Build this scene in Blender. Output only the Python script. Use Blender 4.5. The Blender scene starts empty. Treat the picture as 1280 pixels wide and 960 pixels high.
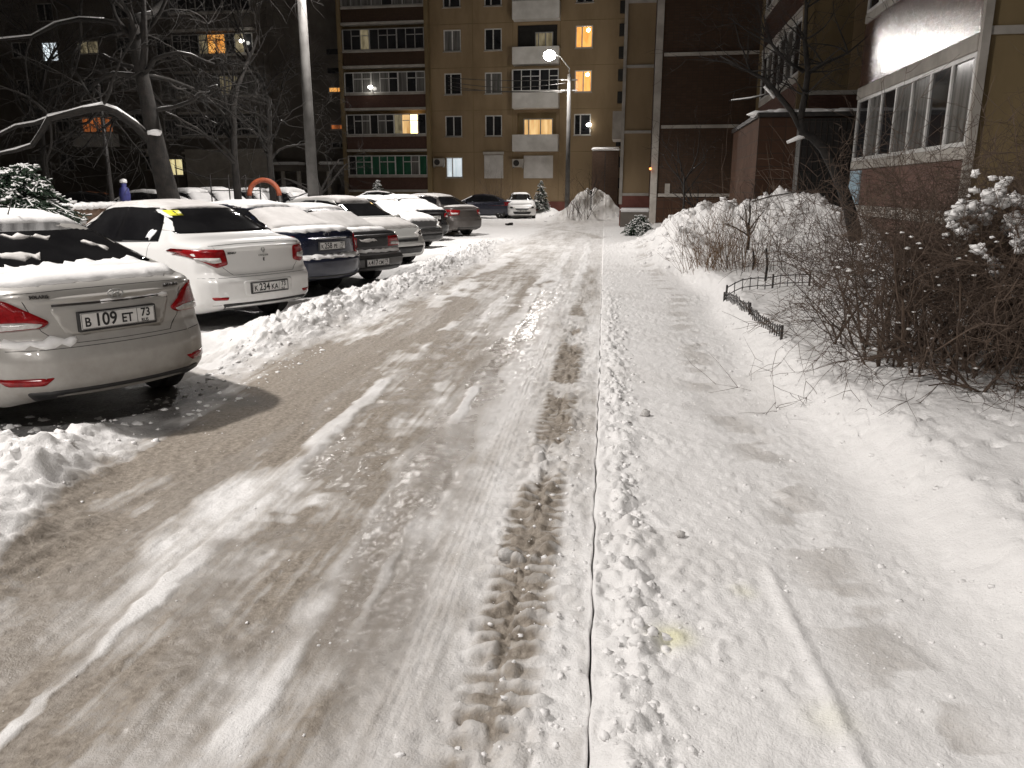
import bpy, bmesh, math, random
import numpy as np
from mathutils import Vector, Matrix, geometry
from mathutils.bvhtree import BVHTree

SC = bpy.context.scene
COL = SC.collection
R = math.radians
rng = random.Random(7)

# ------------------------------------------------------------------ camera model (metres, eye height 1.65)
FOC, PITCH, EYE = 967.0, R(14.04), 1.65
CP, SP = math.cos(PITCH), math.sin(PITCH)

def ray(px, py):
    dx, dy = (px - 640) / FOC, -(py - 480) / FOC
    return Vector((dx, CP + dy * SP, -SP + dy * CP))

def at(px, py, Y):
    d = ray(px, py)
    return Vector((0, 0, EYE)) + d * (Y / d.y)

def on_ground(px, py, z=0.0):
    d = ray(px, py)
    return Vector((0, 0, EYE)) + d * ((z - EYE) / d.z)

# ------------------------------------------------------------------ tags
def tag(o, label=None, cat=None, group=None, kind=None):
    if label: o['label'] = label
    if cat: o['category'] = cat
    if group: o['group'] = group
    if kind: o['kind'] = kind
    return o

def empty(name, loc, rz=0.0, parent=None):
    o = bpy.data.objects.new(name, None)
    o.empty_display_size = .2
    o.location = loc
    o.rotation_euler = (0, 0, rz)
    COL.objects.link(o)
    o.parent = parent
    return o

# ------------------------------------------------------------------ mesh collector
class MB:
    def __init__(self):
        self.v, self.f, self.m = [], [], []
        self.mi = 0
    def add(self, vs, fs):
        b = len(self.v)
        self.v.extend([tuple(p) for p in vs])
        for f in fs:
            self.f.append(tuple(i + b for i in f)); self.m.append(self.mi)
    def box(self, x0, x1, y0, y1, z0, z1):
        vs = [(x, y, z) for z in (z0, z1) for y in (y0, y1) for x in (x0, x1)]
        self.add(vs, [(0, 2, 3, 1), (4, 5, 7, 6), (0, 1, 5, 4), (2, 6, 7, 3), (0, 4, 6, 2), (1, 3, 7, 5)])
    def bar(self, a, b, w, h=None):
        self.tube([a, b], [w, h or w], 4)
    def tube(self, pts, rad, n=6, cap=True):
        pts = [Vector(p) for p in pts]
        k = len(pts)
        if not hasattr(rad, '__len__'): rad = [rad] * k
        base = len(self.v)
        t0 = (pts[1] - pts[0])
        ref = Vector((0, 0, 1)) if abs(t0.normalized().z) < .9 else Vector((1, 0, 0))
        for i in range(k):
            t = (pts[min(i + 1, k - 1)] - pts[max(i - 1, 0)])
            if t.length < 1e-9: t = t0
            t.normalize()
            u = ref - t * ref.dot(t)
            if u.length < 1e-6: u = t.orthogonal()
            u.normalize(); ref = u
            w = t.cross(u)
            for j in range(n):
                a = 2 * math.pi * (j + .5) / n
                p = pts[i] + (u * math.cos(a) + w * math.sin(a)) * rad[i]
                self.v.append((p.x, p.y, p.z))
        for i in range(k - 1):
            for j in range(n):
                a = base + i * n + j; b = base + i * n + (j + 1) % n
                self.f.append((a, b, b + n, a + n)); self.m.append(self.mi)
        if cap:
            self.f.append(tuple(base + j for j in range(n))[::-1]); self.m.append(self.mi)
            self.f.append(tuple(base + (k - 1) * n + j for j in range(n))); self.m.append(self.mi)
    def lathe(self, prof, n=20, c=(0, 0, 0), axis='z'):
        base = len(self.v)
        for r, h in prof:
            for j in range(n):
                a = 2 * math.pi * j / n
                x, y = r * math.cos(a), r * math.sin(a)
                p = (c[0] + x, c[1] + y, c[2] + h) if axis == 'z' else (c[0] + x, c[1] + h, c[2] + y) if axis == 'y' else (c[0] + h, c[1] + x, c[2] + y)
                self.v.append(p)
        for i in range(len(prof) - 1):
            for j in range(n):
                a = base + i * n + j; b = base + i * n + (j + 1) % n
                self.f.append((a, b, b + n, a + n)); self.m.append(self.mi)
        self.f.append(tuple(base + j for j in range(n))[::-1]); self.m.append(self.mi)
        self.f.append(tuple(base + (len(prof) - 1) * n + j for j in range(n))); self.m.append(self.mi)
    def blob(self, c, r, seed=0, sq=(1, 1, 1), amp=.25):
        vs, fs = ICO
        rr = np.random.RandomState(seed)
        ph = rr.uniform(0, 6.28, 9); fr = rr.uniform(1.2, 3.2, 9)
        x, y, z = vs[:, 0], vs[:, 1], vs[:, 2]
        d = 1 + amp * (np.sin(fr[0] * x * 2 + ph[0]) * np.sin(fr[1] * y * 2 + ph[1]) + .6 * np.sin(fr[2] * z * 3 + ph[2] + x * fr[3]) + .35 * np.sin(fr[4] * 4 * x + fr[5] * 4 * y + ph[3]) * np.sin(fr[6] * 4 * z + ph[4]))
        o = vs * d[:, None] * r * np.array(sq) + np.array(c)
        self.add(o, fs)
    def build(self, name, mats, parent=None, smooth=False, bevel=0.0, recalc=False, seg=1):
        me = bpy.data.meshes.new(name)
        me.from_pydata(self.v, [], self.f)
        mats = mats if isinstance(mats, (list, tuple)) else [mats]
        for m in mats: me.materials.append(m)
        if len(mats) > 1: me.polygons.foreach_set('material_index', self.m)
        if bevel or recalc:
            bm = bmesh.new(); bm.from_mesh(me)
            if recalc: bmesh.ops.recalc_face_normals(bm, faces=bm.faces)
            if bevel: bmesh.ops.bevel(bm, geom=[e for e in bm.edges if len(e.link_faces) == 2 and e.calc_face_angle(0) > .5], offset=bevel, segments=seg, affect='EDGES', clamp_overlap=True)
            bm.to_mesh(me); bm.free()
        if smooth: me.polygons.foreach_set('use_smooth', [True] * len(me.polygons))
        o = bpy.data.objects.new(name, me)
        COL.objects.link(o); o.parent = parent
        return o

def ico(level=2):
    bm = bmesh.new(); bmesh.ops.create_icosphere(bm, subdivisions=level, radius=1)
    vs = np.array([v.co[:] for v in bm.verts]); fs = [tuple(v.index for v in f.verts) for f in bm.faces]
    bm.free(); return vs, fs
ICO = ico(2)
ICO3 = ico(3)

def mesh_np(name, V, Q, mat, parent=None, smooth=True, attrs=None):
    """big quad or triangle mesh straight from numpy arrays"""
    me = bpy.data.meshes.new(name)
    k = Q.shape[1]
    me.vertices.add(len(V)); me.vertices.foreach_set('co', V.astype(np.float32).ravel())
    me.loops.add(Q.size); me.loops.foreach_set('vertex_index', Q.astype(np.int32).ravel())
    me.polygons.add(len(Q)); me.polygons.foreach_set('loop_start', np.arange(0, Q.size, k, dtype=np.int32))
    me.update(calc_edges=True)
    if smooth: me.polygons.foreach_set('use_smooth', np.ones(len(Q), dtype=bool))
    for n, a in (attrs or {}).items():
        at_ = me.attributes.new(n, 'FLOAT', 'POINT'); at_.data.foreach_set('value', a.astype(np.float32).ravel())
    me.materials.append(mat)
    me.validate()
    o = bpy.data.objects.new(name, me); COL.objects.link(o); o.parent = parent
    return o

# ------------------------------------------------------------------ numpy noise
def _hash(ix, iy, seed):
    h = (ix.astype(np.int64) * 374761393 + iy.astype(np.int64) * 668265263 + seed * 982451653) & 0x7fffffff
    h = ((h ^ (h >> 13)) * 1274126177) & 0x7fffffff
    return ((h ^ (h >> 16)) & 0xffff) / 65535.0

def vnoise(x, y, seed=0):
    x = np.asarray(x, float); y = np.asarray(y, float)
    ix, iy = np.floor(x), np.floor(y)
    fx, fy = x - ix, y - iy
    ux, uy = fx * fx * fx * (fx * (fx * 6 - 15) + 10), fy * fy * fy * (fy * (fy * 6 - 15) + 10)
    a, b = _hash(ix, iy, seed), _hash(ix + 1, iy, seed)
    c, d = _hash(ix, iy + 1, seed), _hash(ix + 1, iy + 1, seed)
    return (a + (b - a) * ux) * (1 - uy) + (c + (d - c) * ux) * uy

def fbm(x, y, seed=0, oct=4, gain=.5):
    s, a, tot = 0, 1.0, 0
    for i in range(oct):
        c, sn = math.cos(i * .7), math.sin(i * .7)
        s = s + a * vnoise((x * c - y * sn) * 2 ** i, (x * sn + y * c) * 2 ** i, seed + i * 17)
        tot += a; a *= gain
    return s / tot

def worley(x, y, seed=0):
    """distance to the nearest scattered point, and that point's random value"""
    ix, iy = np.floor(x), np.floor(y)
    best = np.full(np.shape(x), 9.0); val = np.zeros(np.shape(x))
    for dx in (-1, 0, 1):
        for dy in (-1, 0, 1):
            cx, cy = ix + dx, iy + dy
            px, py = cx + _hash(cx, cy, seed), cy + _hash(cx, cy, seed + 5)
            d = np.hypot(px - x, py - y)
            m = d < best
            best = np.where(m, d, best); val = np.where(m, _hash(cx, cy, seed + 9), val)
    return best, val

def sstep(a, b, x):
    t = np.clip((x - a) / (b - a), 0, 1); return t * t * (3 - 2 * t)

# ------------------------------------------------------------------ materials
def new_mat(name):
    m = bpy.data.materials.new(name); m.use_nodes = True
    nt = m.node_tree
    return m, nt, nt.nodes['Principled BSDF']

def N(nt, typ, **kw):
    n = nt.nodes.new(typ)
    for k, v in kw.items():
        if k in n.inputs.keys() if isinstance(k, str) and k[0].isupper() else False: n.inputs[k].default_value = v
        else: setattr(n, k, v)
    return n

def noise_node(nt, scale, detail=4, rough=.55, stretch=None):
    tc = nt.nodes.new('ShaderNodeTexCoord')
    no = nt.nodes.new('ShaderNodeTexNoise')
    no.inputs['Scale'].default_value = scale; no.inputs['Detail'].default_value = detail; no.inputs['Roughness'].default_value = rough
    if stretch:
        mp = nt.nodes.new('ShaderNodeMapping'); mp.inputs['Scale'].default_value = stretch
        nt.links.new(tc.outputs['Object'], mp.inputs[0]); nt.links.new(mp.outputs[0], no.inputs['Vector'])
    else: nt.links.new(tc.outputs['Object'], no.inputs['Vector'])
    return no

def ramp(nt, src, stops):
    r = nt.nodes.new('ShaderNodeValToRGB')
    el = r.color_ramp.elements
    while len(el) < len(stops): el.new(.5)
    for e, (p, c) in zip(el, stops):
        e.position = p; e.color = (*c, 1) if len(c) == 3 else c
    nt.links.new(src, r.inputs[0]); return r

def mixc(nt, fac, a, b):
    m = nt.nodes.new('ShaderNodeMix'); m.data_type = 'RGBA'
    for s, i in ((fac, 0), (a, 6), (b, 7)):
        if hasattr(s, 'is_linked'): nt.links.new(s, m.inputs[i])
        elif i == 0: m.inputs[0].default_value = s
        else: m.inputs[i].default_value = (*s, 1)
    return m.outputs[2]

def math_(nt, op, a, b=None, clamp=False):
    m = nt.nodes.new('ShaderNodeMath'); m.operation = op; m.use_clamp = clamp
    for i, s in enumerate((a, b)):
        if s is None: continue
        if hasattr(s, 'is_linked'): nt.links.new(s, m.inputs[i])
        else: m.inputs[i].default_value = s
    return m.outputs[0]

def bump(nt, bsdf, h, strength=.3, dist=.02):
    b = nt.nodes.new('ShaderNodeBump'); b.inputs['Strength'].default_value = strength; b.inputs['Distance'].default_value = dist
    nt.links.new(h, b.inputs['Height']); nt.links.new(b.outputs[0], bsdf.inputs['Normal']); return b

def mottled(name, c1, c2, scale=3, rough=.7, bscale=None, bstr=.3, bdist=.01, spec=.5, metal=0, stretch=None, lo=.35, hi=.65, rvar=0):
    m, nt, b = new_mat(name)
    no = noise_node(nt, scale, stretch=stretch)
    r = ramp(nt, no.outputs[0], [(lo, c1), (hi, c2)])
    nt.links.new(r.outputs[0], b.inputs['Base Color'])
    b.inputs['Roughness'].default_value = rough; b.inputs['Metallic'].default_value = metal
    b.inputs['Specular IOR Level'].default_value = spec
    if rvar:
        nt.links.new(math_(nt, 'ADD', math_(nt, 'MULTIPLY', no.outputs[0], rvar), rough - rvar / 2, True), b.inputs['Roughness'])
    if bscale:
        n2 = noise_node(nt, bscale, 5); bump(nt, b, n2.outputs[0], bstr, bdist)
    return m

def paint(name, c, rough=.3, metal=0.0, dirt=(.32, .30, .27), amt=.5, coat=.5):
    """car paint with winter road film on the lower body"""
    m, nt, b = new_mat(name)
    no = noise_node(nt, 6, 5, .65)
    geo = nt.nodes.new('ShaderNodeTexCoord')
    sep = nt.nodes.new('ShaderNodeSeparateXYZ'); nt.links.new(geo.outputs['Object'], sep.inputs[0])
    low = nt.nodes.new('ShaderNodeMapRange'); low.inputs[1].default_value = 1.0; low.inputs[2].default_value = .2; low.inputs[3].default_value = .08; low.inputs[4].default_value = 1
    nt.links.new(sep.outputs[2], low.inputs[0])
    nn = ramp(nt, no.outputs[0], [(.3, (0.15,) * 3), (.75, (1,) * 3)])
    f = math_(nt, 'MULTIPLY', math_(nt, 'MULTIPLY', low.outputs[0], nn.outputs[0]), amt, True)
    nt.links.new(mixc(nt, f, c, dirt), b.inputs['Base Color'])
    nt.links.new(math_(nt, 'ADD', math_(nt, 'MULTIPLY', f, .5), rough, True), b.inputs['Roughness'])
    nt.links.new(math_(nt, 'MULTIPLY', math_(nt, 'SUBTRACT', 1.0, f, True), metal), b.inputs['Metallic'])
    nt.links.new(math_(nt, 'MULTIPLY', math_(nt, 'SUBTRACT', 1.0, f, True), coat), b.inputs['Coat Weight'])
    b.inputs['Coat Roughness'].default_value = .08
    return m

def glow(name, c, strength, c2=None, scale=2.0, stretch=None):
    m, nt, b = new_mat(name)
    b.inputs['Base Color'].default_value = (*[x * .5 for x in c], 1)
    b.inputs['Roughness'].default_value = .2
    if c2:
        no = noise_node(nt, scale, 3, stretch=stretch)
        r = ramp(nt, no.outputs[0], [(.35, c2), (.65, c)])
        nt.links.new(r.outputs[0], b.inputs['Emission Color'])
    else: b.inputs['Emission Color'].default_value = (*c, 1)
    b.inputs['Emission Strength'].default_value = strength
    return m

M = {}
M['snow'] = mottled('clean_snow', (.79, .78, .77), (.86, .852, .843), 2.5, .55, 42, .55, .012, .35)
M['snow_cap'] = mottled('settled_snow', (.79, .782, .773), (.86, .852, .843), 9, .6, 55, .35, .006, .3)
M['frost'] = mottled('thin_frosty_snow', (.52, .50, .48), (.64, .62, .60), 5, .65, 70, .3, .004, .3)
M['black_glass'] = mottled('dark_car_glass', (.006, .006, .007), (.012, .012, .013), 3, .04, spec=.6)
M['rubber'] = mottled('black_rubber', (.012, .012, .012), (.03, .028, .026), 12, .75)
M['black_plastic'] = mottled('black_plastic', (.012, .012, .013), (.03, .029, .028), 9, .5)
M['rim'] = mottled('grey_wheel_metal', (.25, .25, .25), (.4, .4, .4), 10, .4, metal=.7)
M['chrome'] = mottled('chrome', (.6, .6, .6), (.75, .75, .75), 8, .15, metal=1)
M['red_lens'] = mottled('red_lamp_lens', (.19, .004, .006), (.28, .008, .010), 30, .16, 120, .4, .004, .5)
M['dark_red_lens'] = mottled('dark_red_reflector', (.20, .006, .008), (.30, .01, .012), 30, .2)
M['clear_lens'] = mottled('clear_lamp_lens', (.42, .40, .38), (.62, .60, .58), 25, .1, 90, .4, .004, .7)
M['plate_white'] = mottled('number_plate_white', (.55, .54, .52), (.68, .67, .65), 14, .4)
M['ink'] = mottled('black_plate_ink', (.01, .01, .01), (.02, .02, .02), 8, .5)
M['seam'] = mottled('dark_panel_gap', (.015, .015, .015), (.03, .03, .03), 8, .8)
M['yellow'] = mottled('yellow_sticker', (.72, .70, .03), (.80, .76, .05), 8, .5)
M['white_paper'] = mottled('white_sticker', (.7, .7, .72), (.8, .8, .8), 8, .6)
M['bark'] = mottled('dark_bark', (.008, .007, .006), (.023, .019, .016), 7, .9, 30, .8, .02)
M['twig'] = mottled('brown_twigs', (.052, .034, .024), (.110, .075, .053), 6, .85)
M['twig_grey'] = mottled('grey_twigs', (.05, .044, .038), (.11, .098, .085), 6, .85)
M['twig_red'] = mottled('rusty_twigs', (.10, .06, .03), (.19, .115, .06), 4, .85)
M['needle'] = mottled('dark_needles', (.012, .03, .016), (.03, .055, .03), 5, .8)
M['concrete'] = mottled('pole_concrete', (.065, .062, .058), (.11, .106, .10), 3, .8, 40, .3, .005)
M['metal_dark'] = mottled('dark_iron', (.015, .014, .013), (.035, .03, .028), 8, .5)
M['metal_grey'] = mottled('galvanised_metal', (.3, .3, .29), (.42, .42, .41), 6, .45, metal=.4)
M['wood_brown'] = mottled('brown_boards', (.085, .05, .03), (.15, .09, .055), 4, .75, 30, .3, .004, stretch=(1, 1, 8))
# ================================================================== THE GROUND
ALPHA = R(6.64)                      # the road runs a little to the right of straight ahead
CA, SA = math.cos(ALPHA), math.sin(ALPHA)

def st_xy(s, t):                     # along / across the road -> world
    return t * CA + s * SA, s * CA - t * SA

def xy_st(x, y):
    return x * SA + y * CA, x * CA - y * SA

KERB_END = 28.4
HEAPS = [  # world x, y, height, sx, sy   (ploughed snow heaps)
    (5.25, 20.0, 1.02, 1.15, 1.6), (6.5, 18.4, .80, 1.1, 1.3), (7.7, 17.3, .55, 1.5, 1.1), (4.35, 21.8, .50, .9, 1.8), (3.75, 17.2, .42, .6, 1.4),
    (4.1, 45.5, 1.30, 1.25, 1.4), (5.4, 45.8, .85, 1.1, 1.2), (2.3, 51.5, .75, .8, 1.0), (-.6, 52.8, .8, 1.4, .8), (-3.9, 52.5, .8, .8, .8),
    (-12.5, 47, .9, 2.2, 1.2), (6.8, 34, .35, 1.5, 2.0)]
PATCHES = []                         # bare dark patches under parked cars: (x, y, heading, half length, half width)

def bankedge(s):                     # right edge of the trodden path
    return 1.27 + .10 * np.sin(s * .55 + 1) + .05 * np.sin(s * 1.7)

def road_left(s):                    # left edge of the swept road
    return -3.22 + .30 * sstep(6.5, 8.5, s) + .14 * np.sin(s * .45 + .4) - .08 * np.sin(s * .9) + .10 * (fbm(s * 1.3, s * 0 + 2, 77, 3) - .5)

def NEARBANK(s, t):
    q = t + 3.62 - .34 * (5 - s) + .16 * (fbm(s * 2.2, t * 2.2, 131, 3) - .5)
    return np.exp(-((np.minimum(q, 0) * .3 + np.maximum(q, 0)) / .34) ** 2) * sstep(5.2, 4.75, s) * sstep(1.7, 2.9, s)

def LUG(s, t, x, y):
    ph = s * 62 + 7 * fbm(x * 2.2, y * 2.2, 57, 2) + np.where(t < -.31, 2.2, 0) + np.where(t < -.31, 9, -9) * (t + .31)
    return np.clip(np.sin(ph) * 1.1 + .35, 0, 1) * sstep(.0, .022, np.abs(t + .31 + .02 * np.sin(s * 3)))

def height(s, t):
    s = np.asarray(s, float); t = np.asarray(t, float)
    x, y = st_xy(s, t)
    n_lo = fbm(x * .8, y * .8, 3, 3)
    n_md = fbm(x * 4, y * 4, 11, 3)
    wd, wv = worley(x * 5.5, y * 5.5, 21)
    lump = np.clip(1 - wd * 1.7, 0, 1) ** .7 * (wv > .45) * wv
    wx, wy = .10 * (fbm(x * 9, y * 9, 23, 2) - .5), .10 * (fbm(x * 9, y * 9, 27, 2) - .5)
    wd, wv = worley((x + wx) * 6.5, (y + wy) * 6.5, 21)
    lump = np.clip(1 - wd * 1.45, 0, 1) ** .6 * (wv > .3) * wv
    wd2, wv2 = worley((x + wx * .6) * 15, (y + wy * .6) * 15, 31)
    lump2 = np.clip(1 - wd2 * 1.5, 0, 1) ** .6 * (wv2 > .35) * wv2
    fine = fbm(x * 18, y * 18, 41, 3)
    onroad = sstep(.012, -.012, t)
    # road
    lug_mask = np.exp(-((t + .31) / .17) ** 4) * sstep(1.2, 2.2, s) * sstep(15, 9, s) * sstep(.22, .5, fbm(x * 2, y * 1.3, 51, 3))
    lugs = (LUG(s, t, x, y) + .9 * (fine - .5) + .9 * (n_md - .5)) * .024 * lug_mask * sstep(.30, .55, fbm(x * 7, y * 7, 53, 2)) + lug_mask * .02 * lump2
    lug2m = np.exp(-((t + 1.56) / .22) ** 4) * sstep(2.6, 3.2, s) * sstep(9, 6, s) * sstep(.35, .55, fbm(x * 2.2, y * 1.2, 61, 3))
    lugs2 = (np.clip(np.sin(s * 58 + 7 * fbm(x * 2.4, y * 2.4, 63, 2) + np.where(t < -1.56, 2, 0)), -.3, 1) * .6 + .8 * (fine - .4)) * .013 * lug2m * sstep(.35, .55, fbm(x * 6, y * 6, 65, 2))
    lug3m = np.exp(-((t + .63) / .085) ** 6) * sstep(1.6, 2.2, s) * sstep(11, 7, s)
    tread = np.where(np.abs(t + .63) < .085, np.maximum(np.sin((t + .63) * 190) * .5, np.sin(s * 190 + np.abs(t + .63) * 60) * .5), 0) * .006 * lug3m
    right_snow = np.exp(-((t + .18) / .2) ** 2)
    road = .004 + .018 * (n_lo - .5) + .010 * (fbm(t * 7, s * .9, 71, 3) - .5) * 2 + .013 * (fine - .5) + .012 * (n_md - .5) + .010 * lump2 * sstep(.5, .68, fbm(x * 1.8, y * 1.1, 73, 3)) \
        + right_snow * (.012 + .018 * lump2 + .02 * (n_md - .5)) * sstep(14, 5, s) - .016 * lug_mask - .012 * lug2m + lugs + lugs2 + tread
    streak = STREAKS(s, t)
    road = road + streak * (.012 + .012 * (n_md - .4))
    # trodden path
    edge = bankedge(s)
    kerbrow = np.exp(-((t - .13) / .11) ** 2) * sstep(16, 8, s)
    path = .035 + .03 * (n_lo - .5) + .018 * (n_md - .5) + .012 * (fine - .5) + .006 * lump2 * sstep(.42, .6, fbm(x * 2.5, y * 2.5, 83, 2)) + kerbrow * (.045 * lump + .030 * lump2 + .012 * (fine - .4)) + .010 * lump2 * sstep(.35, .7, fbm(x * 1.5, y * 1.5, 81, 2))
    sled = np.exp(-((t - (.78 - .02 * (s - 2))) / .03) ** 2) * sstep(3.4, 3.0, s)
    path = path + sled * .016 - .02 * np.exp(-((t - edge + .22) / .16) ** 2) * sstep(.45, .6, fbm(x * 1.7, y * 1.7, 91, 2)) * (s < 9)
    # bank and lawn to the right
    rise = sstep(-.05, .6, t - edge)
    lawn = rise * (.27 + .07 * (n_lo - .5) + .07 * (n_md - .5) * np.exp(-((t - edge - .35) / .5) ** 2) + .05 * lump * np.exp(-((t - edge - .35) / .35) ** 2) + .03 * lump2 * sstep(.4, .65, fbm(x * 1.4, y * 1.4, 121, 2)) * sstep(3.2, 1.8, t) - .05 * sstep(.35, .1, wd) * (wv > .62) * sstep(.45, .6, fbm(x * .9, y * .9, 123, 2)) * sstep(2.9, 2.2, t)) + .10 * sstep(1.6, 4.5, t) * (s < 60) + .012 * (n_md - .5) * rise
    right = path * (1 - rise) + (path * .3 + lawn) * rise
    # past the kerb's end everything is one packed yard
    h = np.where(t <= 0, road, right * 1.0)
    # parking strip to the left
    le = road_left(s)
    off = sstep(0, .35, le - t)
    park = .012 + .03 * (n_md - .5) + .02 * (n_lo - .5) + .012 * lump2
    ridge = np.exp(-((t - le + .42) / .34) ** 2) * sstep(6.4, 7.8, s) * sstep(29, 23, s) * (.09 + .16 * fbm(s * 1.6, t * 4, 101, 4) + .055 * lump + .032 * lump2 + .04 * (fine - .5)) * (.75 + .25 * sstep(.3, .6, vnoise(s * .45, s * 0 + .3, 7)))
    nearbank = NEARBANK(s, t) * (.17 + .13 * n_md + .08 * lump + .04 * lump2)
    midbank = np.exp(-((t - le + .9) / .6) ** 2) * sstep(7.6, 8.3, s) * sstep(26, 20, s) * (.07 + .06 * lump + .06 * n_md)
    farleft = sstep(7, 11, -t) * .10
    h = np.where(t < le + .4, np.where(t < le, road * (1 - off) + park * off, road), h) + ridge + nearbank + midbank + farleft
    # heaps
    for hx, hy, hh, sx, sy in HEAPS:
        d2 = ((x - hx) / sx) ** 2 + ((y - hy) / sy) ** 2
        g = np.exp(-d2 * .75)
        h = h + g * hh * (.88 + .6 * (fbm(x * 1.6, y * 1.6, 111, 4) - .5) + .35 * (fbm(x * 4.5, y * 4.5, 113, 3) - .5) * sstep(34, 22, s) + .03 * lump * (s < 30))
    for cx, cy, a, hl, hw in PATCHES:
        u = (x - cx) * math.cos(a) + (y - cy) * math.sin(a); v = -(x - cx) * math.sin(a) + (y - cy) * math.cos(a)
        k = sstep(1.25, .8, np.abs(u) / hl) * sstep(1.3, .85, np.abs(v) / hw)
        h = h * (1 - k) + (.0 + .008 * (fine - .5)) * k
    return h

STREAK_LIST = [(-1.81, .055, 1.4, 3.55, .9), (-1.90, .09, 4.0, 10.5, .75), (-1.42, .06, 1.9, 2.75, .8), (-1.08, .07, 1.6, 3.1, .85), (-1.03, .06, 5.1, 7.0, .9),
               (-.92, .03, 2.4, 3.9, .6), (-1.12, .12, 8.5, 19, .7), (-2.55, .10, 3.2, 4.6, .45), (-.95, .16, 11, 26, .6), (-2.4, .25, 9, 24, .7), (-1.55, .08, 9.5, 14, .6), (-.45, .12, 12.5, 26, .6)]
def STREAKS(s, t):
    o = 0
    for i, (tc, w, s0, s1, a) in enumerate(STREAK_LIST):
        wob = tc + .03 * np.sin(s * 1.3 + i) + .05 * (fbm(s * 1.5, t * 0 + i, 200 + i, 2) - .5)
        ww = w * (.35 + .9 * fbm(s * 2.2, t * 0 + i * 3.3, 230 + i, 3))
        brk = sstep(.28, .5, fbm(s * 1.6, t * 3, 260 + i, 3))
        o = np.maximum(o, a * np.exp(-((t - wob + .05 * (fbm(s * 9, t * 9, 290 + i, 3) - .5)) / ww) ** 6) * sstep(s0, s0 + .5, s) * sstep(s1, s1 - .5 - .15 * (s1 - s0), s) * brk)
    return o

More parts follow.
